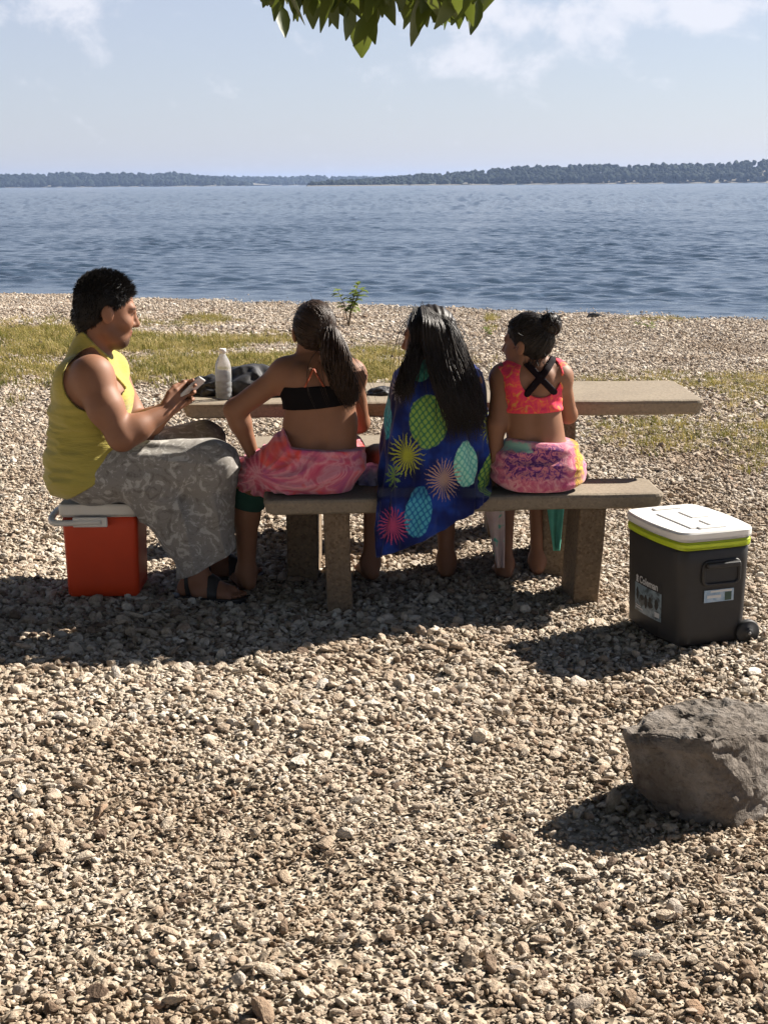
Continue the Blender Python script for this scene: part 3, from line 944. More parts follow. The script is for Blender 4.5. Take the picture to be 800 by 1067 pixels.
def wrap_face(name, V2, F_, mat, parent, y0, z0, out):
    """flat artwork (x to the reader's right, y up, z proud) laid on that face"""
    V = [(long_x(y0 - v[0], z0 + v[1]) - out - v[2], y0 - v[0], z0 + v[1]) for v in V2]
    return link(name, np_mesh(name, np.array(V), F_), mat, parent)
def grid2(w, h, nx=14, ny=3):
    V = [(w * i / nx, h * j / ny, 0.0) for j in range(ny + 1) for i in range(nx + 1)]
    Q = [(j * (nx + 1) + i, j * (nx + 1) + i + 1, (j + 1) * (nx + 1) + i + 1, (j + 1) * (nx + 1) + i) for j in range(ny) for i in range(nx)]
    return V, np.array(Q)
Y0 = 0.10
lb = wrap_face('sticker', *grid2(.190, .104), m_sticker, gcool, Y0, .078, .0015); lb['label'] = 'pale blue printed picture label on the long side'
st = wrap_face('brand_strip', *grid2(.190, .036), m_black, gcool, Y0, .183, .0015)
cu = bpy.data.curves.new('lettering', 'FONT'); cu.body = 'Coleman'; cu.size = 0.036; cu.offset = .0009
tmp = bpy.data.objects.new('tmp', cu); COL.objects.link(tmp)
tme = bpy.data.meshes.new_from_object(tmp.evaluated_get(bpy.context.evaluated_depsgraph_get())); bpy.data.objects.remove(tmp)
wrap = [(v.co.x, v.co.y, 0.0) for v in tme.vertices]
fcs = {}
for p in tme.polygons: fcs.setdefault(len(p.vertices), []).append(tuple(p.vertices))
wrap_face('lettering', wrap, [np.array(f) for f in fcs.values()], m_print, st, Y0 - .038, .189, .0026)
# the lantern mark: base, globe, cap and bail as one silhouette
lan = [(-.010, 0), (.010, 0), (.010, .005), (.006, .006), (.008, .012), (.006, .018), (.010, .019), (.010, .022), (.004, .025), (.0, .029), (-.004, .025), (-.010, .022), (-.010, .019), (-.006, .018), (-.008, .012), (-.006, .006), (-.010, .005)]
wrap_face('lantern_mark', [(x, y, 0) for x, y in lan], np.array([range(len(lan))]), m_print, st, Y0 - .020, .186, .0026)
for (xx, yy, w_, h_) in ((.008, .010, .06, .006), (.008, .019, .045, .004), (.150, .012, .030, .018)):
    wrap_face('printed_line', *grid2(w_, h_, 4, 2), m_print, lb, Y0 - xx, .078 + yy, .0024)
for (xx, yy, w_, h_) in ((.022, .066, .010, .024), (.058, .058, .016, .010), (.088, .050, .011, .026), (.120, .046, .018, .012), (.118, .066, .010, .009), (.160, .058, .012, .020)):
    wrap_face('printed_figure', [(w_ * math.cos(k * PI / 8) * (1 + .15 * math.sin(3 * k)), h_ * math.sin(k * PI / 8), 0) for k in range(16)], np.array([range(16)]), m_black, lb, Y0 - xx, .078 + yy, .0022)
sfy = lambda z: fy + 0.0065 * (1 - z / GH) - 0.0052
s2 = plate('sticker', m_sticker2, gcool, (0.012, sfy(0.195), 0.193), (1, 0, 0), (0.118, 0.044), (0, -1, 0))
s2['label'] = 'small pale blue label under the end handle'
bm = bmesh.new(); bm_box(bm, Vector((0, 0, 0)), (0.085, 0.0012, 0.007)); q = bm_obj('white_line', bm, m_print, s2); q.location = (0.008, -0.0013, 0.0165)
bm = bmesh.new(); bm_box(bm, Vector((0, 0, 0)), (0.026, 0.0012, 0.030)); q = bm_obj('green_mark', bm, m_green_print, s2); q.location = (0.036, -0.0014, -0.004)
bm = bmesh.new(); bm_box(bm, Vector((0, 0, 0)), (0.055, 0.0012, 0.010)); q = bm_obj('white_print', bm, m_print, s2); q.location = (-0.02, -0.0015, -0.002)
for sx, sy in ((1, -1), (1, 1)):
    wpos = Vector((GW / 2 - 0.012, sy * (GL / 2 - 0.012), 0.044))
    prof = [(0.0, -0.016), (0.018, -0.016), (0.020, -0.010), (0.040, -0.012), (0.046, -0.008), (0.046, 0.008), (0.040, 0.012), (0.0, 0.012)]
    V = []; 
    for a in range(24):
        th = a / 24 * 2 * PI
        for (r_, y_) in prof: V.append((r_ * math.cos(th), y_ * (1 if sy < 0 else -1) - sy * -0.0, r_ * math.sin(th)))
    m_ = len(prof); Q = [(a * m_ + k, a * m_ + k + 1, ((a + 1) % 24) * m_ + k + 1, ((a + 1) % 24) * m_ + k) for a in range(24) for k in range(m_ - 1)]
    wh = link('wheel', np_mesh('wheel', np.array(V), np.array(Q)), m_black, gcool, smooth=False); wh.location = wpos + Vector((0.012, sy * 0.012, 0))
    V, Fq = tube_np([np.array([(0, sy * 0.0165, 0), (0, sy * 0.019, 0)])], [0.006], 10)
    link('hub', np_mesh('hub', V, Fq), simple('hub_grey', (0.2, 0.2, 0.2), 0.4), wh)

# ------------------------------------------------------------------ boulder
m_rock, t, b = material('boulder_stone')
co = t.coord('Object')
n1 = t.noise(co, 4.5, 8, 0.68, 0.3); n2 = t.noise(co, 38, 5, 0.7); n3 = t.noise(co, 14, 5, 0.65)
c = t.ramp(n1, [(0.3, (0.095, 0.076, 0.060)), (0.5, (0.205, 0.175, 0.148)), (0.72, (0.36, 0.325, 0.29))])
c = t.mix(E(t, t.new('ShaderNodeMapRange', {0: n3, 1: 0.55, 2: 0.72}).outputs[0]) * 0.55, c, (0.33, 0.31, 0.285))
c = t.mix(E(t, t.new('ShaderNodeMapRange', {0: n2, 1: 0.52, 2: 0.70}).outputs[0]) * 0.6, c, (0.05, 0.038, 0.03))
pit = t.voronoi(co, 34.0)
setb(t, b, color=c, rough=0.92, spec=0.25, normal=t.bump(n2 * 0.8 + n3 + pit * 0.5 + t.noise(co, 120, 4, .7) * .4, 1.0, 0.022))
Yr = 3.52
pts = [W(648, 756, 3.50), W(655, 772, 3.47), W(744, 764, 3.37), W(742, 778, 3.36), W(690, 727, 3.68), W(752, 720, 3.74), W(790, 733, 3.68), W(846, 752, 3.61), W(890, 770, 3.70), W(880, 745, 3.86),
       W(660, 812, 3.50), W(688, 842, 3.46), W(722, 858, 3.41), W(768, 868, 3.38), W(830, 858, 3.53), W(885, 842, 3.68), W(770, 812, 3.385),
       W(690, 800, 3.8), W(780, 810, 3.95), W(900, 800, 4.0), W(880, 830, 3.95)]
ctr = np.mean(pts, 0); ctr[2] = 0
bm = bmesh.new()
for p in pts: bm.verts.new(p - ctr)
r_ = bmesh.ops.convex_hull(bm, input=bm.verts[:])
bmesh.ops.delete(bm, geom=[v for v in bm.verts if not v.link_faces], context='VERTS')
bmesh.ops.bevel(bm, geom=bm.edges[:], offset=0.006, segments=1, profile=0.5, affect='EDGES')
bmesh.ops.triangulate(bm, faces=bm.faces[:])
for _ in range(5):
    le = [e for e in bm.edges if e.calc_length() > 0.008]
    if not le: break
    bmesh.ops.subdivide_edges(bm, edges=le, cuts=1); bmesh.ops.triangulate(bm, faces=[f for f in bm.faces if len(f.verts) > 3])
bm.normal_update()
P = np.array([v.co[:] for v in bm.verts]); NN = np.array([v.normal[:] for v in bm.verts])
ridg = 1 - np.abs(snoise(P, 26, 8, 3))
top = np.clip(NN[:, 2], 0, 1)
disp = 0.0055 * snoise(P, 10, 4, 3) + 0.004 * snoise(P, 34, 5, 3) - 0.008 * ridg**3 - (0.012 * np.clip(snoise(P, 62, 6, 2), 0, 1) + .006 * np.clip(snoise(P, 120, 16, 2), 0, 1)) * (0.35 + top)
lay = np.sin(P[:, 2] * 95 + 2.2 * snoise(P, 7, 14, 2)); disp += 0.0022 * lay * (1 - top)
for v, p, nn_, d in zip(bm.verts, P, NN, disp): v.co = p + nn_ * d
rock = bm_obj('boulder', bm, m_rock, smooth=False)
rock.location = ctr - np.array([0, 0, .012])
tag(rock, 'big grey angular boulder lying on the gravel in front of the charcoal cooler', 'boulder')

# ------------------------------------------------------------------ things on the table
TT = 0.7505
m_bottle, t, b = material('frosted_bottle')
setb(t, b, color=(0.90, 0.93, 0.97), rough=0.22, trans=0.80, ior=1.15, spec=0.5)
bx = W(233.5, 420, 5.80)
bot = empty('water_bottle', (bx[0], 5.80, TT))
tag(bot, 'clear plastic water bottle standing on the table', 'bottle')
def lathe(prof, n=28):
    V = []; m_ = len(prof)
    for a in range(n):
        th = a / n * 2 * PI
        for r_, z_ in prof: V.append((r_ * math.cos(th), r_ * math.sin(th), z_))
    Q = [(a * m_ + k, ((a + 1) % n) * m_ + k, ((a + 1) % n) * m_ + k + 1, a * m_ + k + 1) for a in range(n) for k in range(m_ - 1)]
    return np.array(V), np.array(Q)
V, Q = lathe([(0, 0.001), (0.024, 0.0), (0.0320, 0.006), (0.0330, 0.022), (0.0305, 0.026), (0.0330, 0.030), (0.0330, 0.046), (0.0305, 0.050), (0.0330, 0.054), (0.0330, 0.070), (0.0308, 0.074), (0.0330, 0.078), (0.0330, 0.118), (0.0318, 0.122), (0.0330, 0.127), (0.0300, 0.146), (0.0230, 0.164), (0.0145, 0.178), (0.0125, 0.183), (0.0125, 0.188)])
link('bottle', np_mesh('bottle', V, Q), m_bottle, bot, smooth=True)
V, Q = lathe([(0, 0.206), (0.0125, 0.206), (0.0142, 0.204), (0.0142, 0.189), (0.0, 0.189)])
link('cap', np_mesh('cap', V, Q), m_white, bot, smooth=True)

m_bag = simple('black_cloth', (0.022, 0.021, 0.024), 0.62, var=0.4, vscale=40, bump=0.4, bscale=60)
def crumpled(name, c, r, seed, mat, flat=0.3, amp=0.22):
    bm = bmesh.new(); bmesh.ops.create_icosphere(bm, subdivisions=5, radius=1.0)
    P = np.array([v.co[:] for v in bm.verts])
    d = 1 + amp * (1 - 2 * np.abs(snoise(P, 2.6, seed, 3))) + 0.07 * snoise(P, 9, seed + 1, 2)
    P = P * d[:, None] * np.array(r); P[:, 2] = np.maximum(P[:, 2], -r[2] * flat)
    P[:, 2] -= P[:, 2].min()
    for v, p in zip(bm.verts, P): v.co = p
    o = bm_obj(name, bm, mat, None, smooth=True); o.location = c
    return o
p = W(212, 412, 5.92); o = crumpled('bag', (p[0] + .02, 5.95, TT), (0.085, 0.085, 0.055), 41, m_bag)
tag(o, 'small crumpled black pouch left of the water bottle on the table', 'pouch')
p = W(266, 412, 5.95); o = crumpled('bag', (p[0], 5.95, TT), (0.155, 0.115, 0.082), 44, m_bag)
tag(o, 'bigger crumpled black bag on the table just right of the water bottle', 'bag')
p = W(398, 415, 5.9); o = crumpled('cloth', (p[0], 5.92, TT), (0.05, 0.05, 0.022), 47, m_bag)
tag(o, 'little dark cloth on the table just left of the navy towel', 'cloth')
m_lilac, t, b = material('lilac_cloth')
co = t.coord('Object')
setb(t, b, color=t.ramp(t.noise(co, 14, 3), [(0.35, (0.13, 0.12, 0.28)), (0.5, (0.38, 0.34, 0.52)), (0.65, (0.55, 0.50, 0.62))]), rough=0.9, spec=0.1, sheen=0.3)
p = W(387, 482, 5.52); o = crumpled('cloth', (p[0], 5.56, 0.452), (0.062, 0.075, 0.052), 52, m_lilac, amp=0.15)
tag(o, 'bundled lilac and white cloth on the bench beside the navy towel', 'cloth')

# ------------------------------------------------------------------ small plants on the shore
m_leafy, t, b = material('young_leaf')
oi = t.coord('Object')
bc = t.ramp(t.noise(oi, 9, 2), [(0.3, (0.09, 0.15, 0.02)), (0.7, (0.24, 0.29, 0.05))])
setb(t, b, color=bc, rough=0.5)
tr = t.new('ShaderNodeBsdfTranslucent', {'Color': bc}); mx = t.new('ShaderNodeMixShader', {0: 0.3})
t.nt.links.new(b.outputs[0], mx.inputs[1]); t.nt.links.new(tr.outputs[0], mx.inputs[2]); t.nt.links.new(mx.outputs[0], t.nt.nodes['Material Output'].inputs[0])
m_twig = simple('twig_bark', (0.12, 0.085, 0.05), 0.85, vscale=60)
def leaf_verts(base, d, up, L, wid, droop=0.0, segs=4):
    """a pointed leaf, folded along its midrib; returns verts and quads/tris"""
    d = d / np.linalg.norm(d); s = np.cross(d, up); s /= np.linalg.norm(s) + 1e-9; n = np.cross(s, d)
    V, Fc = [], []
    for k in range(segs + 1):
        t_ = k / segs
        w = wid * (math.sin(PI * min(t_ * 0.95 + 0.03, 1)) ** 0.8) * (1.15 - 0.5 * t_)
        c = base + d * L * t_ + np.array([0, 0, -droop * L * t_ * t_])
        V += [c - s * w + n * w * .35, c, c + s * w + n * w * .35]
    for k in range(segs):
        a = 3 * k
        Fc += [(a, a + 1, a + 4, a + 3), (a + 1, a + 2, a + 5, a + 4)]
    return V, Fc
def leaf_mesh(name, leaves, mat, parent):
    V, Fc = [], []
    for args in leaves:
        v, f = leaf_verts(*args); o_ = len(V); V += v; Fc += [tuple(i + o_ for i in q) for q in f]
    return link(name, np_mesh(name, np.array(V), np.array(Fc)), mat, parent, smooth=True)
def sapling(px, py, Y, h, n, label, seed, spread=0.25, leafL=0.09):
    g = np.random.default_rng(seed)
    x = W(px, py, Y)[0]; z = float(gz(x, Y))
    e = empty('plant', (x, Y, z)); tag(e, label, 'plant')
    paths, rad, lv = [], [], []
    for k in range(max(2, n // 9)):
        a = g.uniform(0, 6.28); tip = np.array([spread * math.cos(a) * g.uniform(.4, 1.2), spread * .6 * math.sin(a), h * g.uniform(0.65, 1.0)])
        pth = catmull([(0, 0, 0), tip * np.array([.25, .25, .45]) , tip * np.array([.6, .6, .75]), tip], 10)
        paths.append(pth); rad.append(np.linspace(0.008, 0.003, 10) * h / .5)
        for j in range(3, 10):
            for q in range(2 if j < 9 else 3):
                a2 = g.uniform(0, 6.28)
                lv.append((pth[j], np.array([math.cos(a2), math.sin(a2), g.uniform(-.2, .8)]), np.array([0, 0, 1.0]), leafL * g.uniform(.7, 1.2), leafL * .24, 0.2))
    V, Fq = tube_np(paths, rad, 5); link('stem', np_mesh('stem', V, Fq), m_twig, e, smooth=True)
    leaf_mesh('foliage', lv, m_leafy, e)
sapling(363, 329, 19.5, 0.60, 46, 'leafy green sapling standing alone on the shingle near the water', 3, 0.26, 0.135)
sapling(513, 344, 17.5, 0.16, 16, 'small green weed on the shingle between the two dark haired girls on the right', 8, 0.13, 0.06)
sapling(681, 336, 19.5, 0.10, 20, 'low green weed near the waterline at the right', 12, 0.30, 0.06)
for (px, py, Y, r_, lab) in ((618, 325, 22.3, .10, 'dark wet stone at the edge of the water'),):
    pb = pebble_bm(900); me = bpy.data.meshes.new('stone'); pb.to_mesh(me); pb.free()
    o = link('stone', me, simple('wet_stone', (0.03, 0.028, 0.026), 0.3)); x = W(px, py, Y)[0]
    o.scale = (r_ * 1.3, r_, r_); o.location = (x, Y, float(gz(x, Y)) + r_ * .3); tag(o, lab, 'stone')

gt = np.random.default_rng(15)
for (px, py, L_, a) in ((255, 700, .14, .3), (120, 835, .10, 1.1), (430, 905, .12, 2.4), (560, 960, .09, .8), (95, 965, .11, 2.9), (345, 985, .07, .1), (520, 745, .12, 1.9)):
    p = WG(px, py, .02); d = np.array([math.cos(a), math.sin(a), 0]) * L_ / 2; k = np.array([-d[1], d[0], 0])
    pth = catmull([-d, -d * .3 + k * gt.uniform(-.2, .2) + [0, 0, .006], d * .4 + k * gt.uniform(-.2, .2) + [0, 0, .004], d], 10)
    V, Fq = tube_np([pth, catmull([pth[5], pth[5] + d * .3 + k * .35 + [0, 0, .006], pth[5] + d * .5 + k * .6], 5)], [np.linspace(.0032, .0015, 10), np.linspace(.002, .001, 5)], 5)
    o = link('twig', np_mesh('twig', V, Fq), m_twig, None, smooth=True); o.location = (p[0], p[1], float(gz(p[0], p[1])) + .022)
    tag(o, 'thin dry brown twig lying on the foreground gravel', 'twig', 'dry twigs on the foreground gravel')

# ------------------------------------------------------------------ the tree overhead, and unseen trees added to cut sky fill
m_treeleaf, t, b = material('broad_leaf')
co = t.coord('Object')
bc = t.ramp(t.noise(co, 7, 3), [(0.3, (0.036, 0.062, 0.012)), (0.6, (0.075, 0.105, 0.02)), (0.8, (0.12, 0.145, 0.03))])
setb(t, b, color=bc, rough=0.42)
tr = t.new('ShaderNodeBsdfTranslucent', {'Color': t.mix(0.5, bc, (0.22, 0.26, 0.03))}); mx = t.new('ShaderNodeMixShader', {0: 0.28})
t.nt.links.new(b.outputs[0], mx.inputs[1]); t.nt.links.new(tr.outputs[0], mx.inputs[2]); t.nt.links.new(mx.outputs[0], t.nt.nodes['Material Output'].inputs[0])
m_bark, t, b = material('tree_bark')
co = t.coord('Object')
nb = t.noise(t.mapping(co, (9, 9, 1.6)), 2.0, 6, 0.65)
setb(t, b, color=t.ramp(nb, [(0.3, (0.06, 0.045, 0.03)), (0.7, (0.22, 0.17, 0.12))]), rough=0.95, normal=t.bump(nb, 1.0, 0.03))

LEAF_T = []
def leaf_cloud(P, D, UP, L, Wd):
    """many pointed folded leaves at once (6 vertices, 4 faces each)"""
    D = D / np.linalg.norm(D, axis=1, keepdims=True)
    S = np.cross(D, UP); S /= np.linalg.norm(S, axis=1, keepdims=True) + 1e-9
    N_ = np.cross(S, D); L = L[:, None]; Wd = Wd[:, None]
    c1 = P + D * L * .42; c2 = P + D * L; mid = c1 - N_ * Wd * .35
    V = np.stack([P, c1 - S * Wd, mid, c1 + S * Wd, c2 - [0, 0, .0], P], 1)
    n = len(P); o = np.arange(n)[:, None] * 6
    T = np.concatenate([o + np.array([[0, 2, 1]]), o + np.array([[0, 3, 2]]), o + np.array([[1, 2, 4]]), o + np.array([[2, 3, 4]])])
    return V.reshape(-1, 3), T
def grow_tree(loc, trunk, limbs, seed, label, blobs, n_leaf, seen=False):
    g = np.random.default_rng(seed)
    tr_ = empty('tree', (loc[0], loc[1], 0)); tag(tr_, label, 'tree')
    TO = np.array([loc[0], loc[1], 0.0])
    V, Fq = tube_np([catmull(trunk, 24)], [np.linspace(.22, .09, 24) + .08 * np.exp(-np.linspace(0, 6, 24))], 14)
    link('trunk', np_mesh('trunk', V, Fq), m_bark, tr_, smooth=True)
    lv = []; LV, LT, off = [], [], 0
    # crown: leaves gathered in many uneven clumps inside the given volumes
    Pall = []
    for (c, r, share) in blobs:
        c = np.array(c) - TO
        ncl = int(30 * share) + 8
        cc = g.normal(size=(ncl, 3)); cc /= np.linalg.norm(cc, axis=1, keepdims=True); cc = c + cc * np.array(r) * (g.uniform(.15, 1, (ncl, 1)) ** .45)
        k = int(n_leaf * share); w = g.integers(0, ncl, k)
        Pall.append(cc[w] + g.normal(size=(k, 3)) * np.array([.42, .42, .22]))
    Pl = np.concatenate(Pall); k = len(Pl)
    a = g.uniform(0, 6.28, k)
    D = np.stack([np.cos(a), np.sin(a), g.uniform(-.9, .15, k)], 1)
    UPv = np.stack([g.normal(0, .3, k), g.normal(0, .3, k), np.ones(k)], 1)
    v, T = leaf_cloud(Pl, D, UPv, g.uniform(.15, .24, k), g.uniform(.038, .058, k)); LV.append(v); LT.append(T); off += len(v)
    for li, L_ in enumerate(limbs):
        P = catmull(L_, 30); rad = np.linspace(.07, .012, 30) if (li or not seen) else np.linspace(.055, .008, 30)
        paths, rads = [P], [rad]
        for kk in range(8, 30, 2):
            if seen and li == 0: break
            d = g.normal(size=3); d[2] = abs(d[2]) * .5; d /= np.linalg.norm(d); ln = g.uniform(.6, 1.5)
            tw = catmull([P[kk], P[kk] + d * ln * .5 + [0, 0, .04], P[kk] + d * ln], 8); paths.append(tw); rads.append(np.linspace(.016, .004, 8))
        if seen and li == 0:     # the drooping end that the camera sees
            tips = [(279, 6), (286, 22), (297, 39), (306, 22), (318, 26), (326, 30), (334, 34), (343, 28), (352, 30), (360, 42), (368, 48), (377, 60), (384, 42), (391, 46), (398, 18), (404, 10), (412, 26), (420, 30), (428, 48), (436, 34), (445, 28), (452, 30), (461, 26), (463, 31), (470, 26), (478, 30), (487, 22), (490, 36), (493, 27), (500, 23), (503, 12)]
            for _ in range(150):
                px = g.uniform(272, 504); lim = 24 if 310 < px < 395 or 415 < px < 500 else 8
                tips.append((px, g.uniform(-8, lim)))
            for (px, py) in tips:
                Yl = 3.5 + g.uniform(-.22, .22)
                tip = W(px, py, Yl) - TO
                Ln = g.uniform(.085, .135)
                d = np.array([g.normal() * .30, g.normal() * .40, -1.0]); d /= np.linalg.norm(d)
                base = tip - d * Ln
                upv = np.array([g.normal() * .7, -1.0 + g.normal() * .4, .3])
                v, f = leaf_verts(base, d, upv, Ln, g.uniform(.019, .033), 0.0)
                lv.append((v, f))
                if len(paths) < 60:
                    tw = catmull([base, base + [g.normal() * .03, .02, .06], (base + P[-6]) / 2 + [0, 0, .05], P[-5 - int(g.integers(0, 5))]], 8)
                    paths.append(tw); rads.append(np.linspace(.0018, .005, 8))
        V, Fq = tube_np(paths, rads, 6); link('limb', np_mesh('limb', V, Fq), m_bark, tr_, smooth=True)
    quads = []
    for v, f in lv:
        LV.append(np.array(v)); quads.append(np.array(f) + off); off += len(v)
    link('crown', np_mesh('crown', np.concatenate(LV), ([np.concatenate(quads)] if quads else []) + LT), m_treeleaf, tr_, smooth=True)
TRK = [(0, 0, -.1), (.04, .0, 1.0), (-.06, .05, 2.2), (-.1, .1, 3.6), (0, .2, 5.2)]
LMB = [[(-.08, .08, 3.0), (-1.2, .6, 3.9), (-2.6, .9, 4.6)], [(-.1, .1, 3.5), (.9, .6, 4.4), (2.0, 1.0, 4.9)], [(-.1, .1, 3.3), (-.6, -1.0, 4.2), (-1.2, -2.2, 4.8)], [(-.05, .1, 3.8), (.7, -.9, 4.9), (1.4, -1.6, 5.4)], [(0, .2, 5.0), (-.3, .6, 5.9), (-.6, 1.0, 6.7)]]
grow_tree((2.1, -3.0), TRK, [[(-.06, .05, 2.3), (-.5, 1.4, 2.9), (-1.1, 3.6, 3.05), (-1.75, 5.7, 2.62), (-2.05, 6.55, 2.30)]] + LMB, 77,
          'broad leaved tree whose lowest twigs hang into the top of the picture',
          [((2.2, -2.6, 5.2), (3.6, 3.0, 1.8), .8), ((0.2, .2, 4.6), (2.2, 2.4, 1.0), .4), ((2.6, -4.5, 3.4), (4.2, 1.4, 2.0), .5)], 13000, True)
grow_tree((-4.9, 3.6), TRK, LMB, 78, 'unseen broad leaved tree added beyond the left edge to block sky light',
          [((-3.6, 3.4, 5.2), (3.2, 3.2, 1.4), .9), ((-1.0, 4.2, 4.9), (2.2, 3.0, .8), .8), ((-5.6, 4.6, 3.4), (1.3, 3.0, 1.7), .35)], 13000)  # added crown out of view, shuts out sky light from above and left
grow_tree((-3.2, -4.2), TRK, LMB, 79, 'unseen broad leaved tree added behind the viewer on the left to darken the fill',
          [((-3.2, -3.6, 5.0), (3.8, 3.2, 1.9), .9), ((-4.2, -5.4, 3.0), (4.6, 1.5, 2.2), .6), ((-6.2, -1.5, 3.2), (1.6, 3.0, 2.0), .4)], 13000)  # added foliage at the back, lowers the sky fill on the sitters
# ------------------------------------------------------------------ people
CAM_RI = np.array(CAM_R.transposed())
def proj(p):
    c = CAM_RI @ (np.asarray(p, float) - np.array(CAM_POS))
    return CX + F_PX * c[0] / -c[2], CY - F_PX * c[1] / -c[2]
def PZ(px, Y, z):
    x = 0.0
    for _ in range(4):
        q = proj((x, Y, z))[0]
        x += (px - q) / F_PX * Y
    return np.array([x, Y, z])
def nrm(v): v = np.asarray(v, float); return v / np.linalg.norm(v)
def frame(yaw, pitch=0.0, roll=0.0):
    """rows forward, left, up; yaw measured from +X towards +Y, pitch down positive"""
    f = np.array([math.cos(yaw), math.sin(yaw), 0]); l = np.array([-math.sin(yaw), math.cos(yaw), 0]); u = np.array([0, 0, 1.0])
    f2 = f * math.cos(pitch) - u * math.sin(pitch); u2 = u * math.cos(pitch) + f * math.sin(pitch)
    l2 = l * math.cos(roll) + u2 * math.sin(roll); u3 = u2 * math.cos(roll) - l * math.sin(roll)
    return np.array([f2, l2, u3])

def head_prims(c, M, s=1.0, lean=1.0):
    f, l, u = M
    at = lambda a, b, d: c + s * (a * f + b * l + d * u)
    E_ = lambda a, b, d, r, k=.012: Ell(at(a, b, d), np.array(r) * s, M, k * s)
    C_ = lambda p, q, ra, rb, k=.008: Cap(at(*p), at(*q), ra * s, rb * s, k * s)
    add = [E_(-.010, 0, .022, (.096, .074, .092), .02),
           E_(.034, 0, -.040, (.056, .056, .072), .03),
           E_(.052, 0, -.085, (.030, .034, .026), .03),
           C_((.000, .046, -.062), (.058, .022, -.098), .022, .018, .025), C_((.000, -.046, -.062), (.058, -.022, -.098), .022, .018, .025),
           E_(.058, .034, -.030, (.026, .024, .022), .022), E_(.058, -.034, -.030, (.026, .024, .022), .022),
           C_((.074, .036, .020), (.083, .006, .016), .012, .011, .016), C_((.074, -.036, .020), (.083, -.006, .016), .012, .011, .016),
           C_((.086, 0, .012), (.107, 0, -.030), .0075, .0115, .010), C_((.094, .010, -.034), (.094, -.010, -.034), .008, .008, .008),
           E_(.084, 0, -.0565, (.013, .023, .0068), .006), E_(.082, 0, -.0685, (.013, .021, .0075), .006),
           E_(.073, .031, .001, (.011, .0125, .011), .003), E_(.073, -.031, .001, (.011, .0125, .011), .003),
           E_(.068, 0, -.093, (.018, .018, .016), .016)]
    sub = [E_(.093, .031, .0, (.011, .016, .0095)), E_(.093, -.031, .0, (.011, .016, .0095))]
    for sg in (1, -1):
        add += [E_(-.004, sg * .077, -.010, (.019, .008, .030), .005), E_(-.012, sg * .083, -.004, (.017, .006, .026), .004)]
    return add, sub

def hand_prims(w, d, n, t, s=1.0, curl=(.25, .5, .4), spread=.10, thumb=1.0, k=.0035):
    """w wrist, d towards the fingers, n the way the palm looks, t towards the thumb"""
    d, n, t = nrm(d), nrm(n), nrm(t); P = []
    P.append(Cap(w, w + d * .03 * s, .023 * s, .026 * s, .012))
    for i in range(4):
        o = (.030 - .020 * i) * s
        kn = w + d * (.086 - .004 * abs(i - 1)) * s + t * o
        P.append(Cap(w + d * .022 * s + t * o * .7, kn, .0135 * s, .0105 * s, .010))
        a = 0.0; p = kn; dirb = nrm(d + t * (1.4 - i) * spread * .5)
        fl = (.94, 1.02, .95, .76)[i]
        for j, (L_, r0, r1) in enumerate(((.040, .0098, .0088), (.026, .0088, .0078), (.021, .0078, .0064))):
            a += curl[j] * (1 + .08 * i)
            q = p + (dirb * math.cos(a) + n * math.sin(a)) * L_ * fl * s
            P.append(Cap(p, q, r0 * s, r1 * s, k if j else .006)); p = q
    b0 = w + d * .022 * s + t * .022 * s
    b1 = b0 + nrm(d * .75 + t * .75 + n * .35) * .042 * s
    b2 = b1 + nrm(d * 1.0 + t * .3 + n * .5 * thumb) * .032 * s
    b3 = b2 + nrm(d * 1.0 - t * .05 + n * .7 * thumb) * .024 * s
    P += [Cap(b0, b1, .0145 * s, .0115 * s, .010), Cap(b1, b2, .0112 * s, .0098 * s, .004), Cap(b2, b3, .0098 * s, .0075 * s, .004)]
    return P

def foot_prims(ank, d, s=1.0):
    d = nrm(np.array([d[0], d[1], 0])); l = np.array([-d[1], d[0], 0])
    z0 = np.array([ank[0], ank[1], 0.028])
    P = [Cap(ank, z0 - d * .035 * s + [0, 0, .012], .036 * s, .032 * s, .03), Cap(ank + d * .01, z0 + d * .11 * s + [0, 0, .004], .036 * s, .026 * s, .04),
         Cap(z0 + d * .02 * s + l * .012 * s, z0 + d * .13 * s + l * .020 * s, .028 * s, .021 * s, .02), Cap(z0 + d * .02 * s - l * .012 * s, z0 + d * .12 * s - l * .024 * s, .028 * s, .020 * s, .02)]
    for i in range(5):
        P.append(Cap(z0 + d * .125 * s + l * (.032 - .016 * i) * s - [0, 0, .004], z0 + d * (.172 - .006 * i * i * .35) * s + l * (.030 - .016 * i) * s - [0, 0, .010], (.012 if i == 0 else .0095) * s, (.010 if i == 0 else .0075) * s, .004))
    return P

def skin_mat(name, base):
    m, t, b = material(name)
    co = t.coord('Object')
    n = t.noise(co, 16, 4, 0.6)
    c = t.mix(n, tuple(x * .86 for x in base), tuple(min(1, x * 1.12) for x in base))
    at = t.new('ShaderNodeAttribute', attribute_name='dark')
    c = t.mix(E(t, at.outputs['Fac']), c, (0.022, 0.014, 0.010))
    al = t.new('ShaderNodeAttribute', attribute_name='lip')
    c = t.mix(E(t, al.outputs['Fac']) * .55, c, (0.26, 0.075, 0.06))
    setb(t, b, color=c, rough=0.58, spec=0.32, normal=t.bump(t.noise(co, 420, 2), 0.06, 0.002))
    b.inputs['Subsurface Weight'].default_value = 0.06
    b.inputs['Subsurface Radius'].default_value = (0.8, 0.3, 0.18)
    b.inputs['Subsurface Scale'].default_value = 0.01
    return m

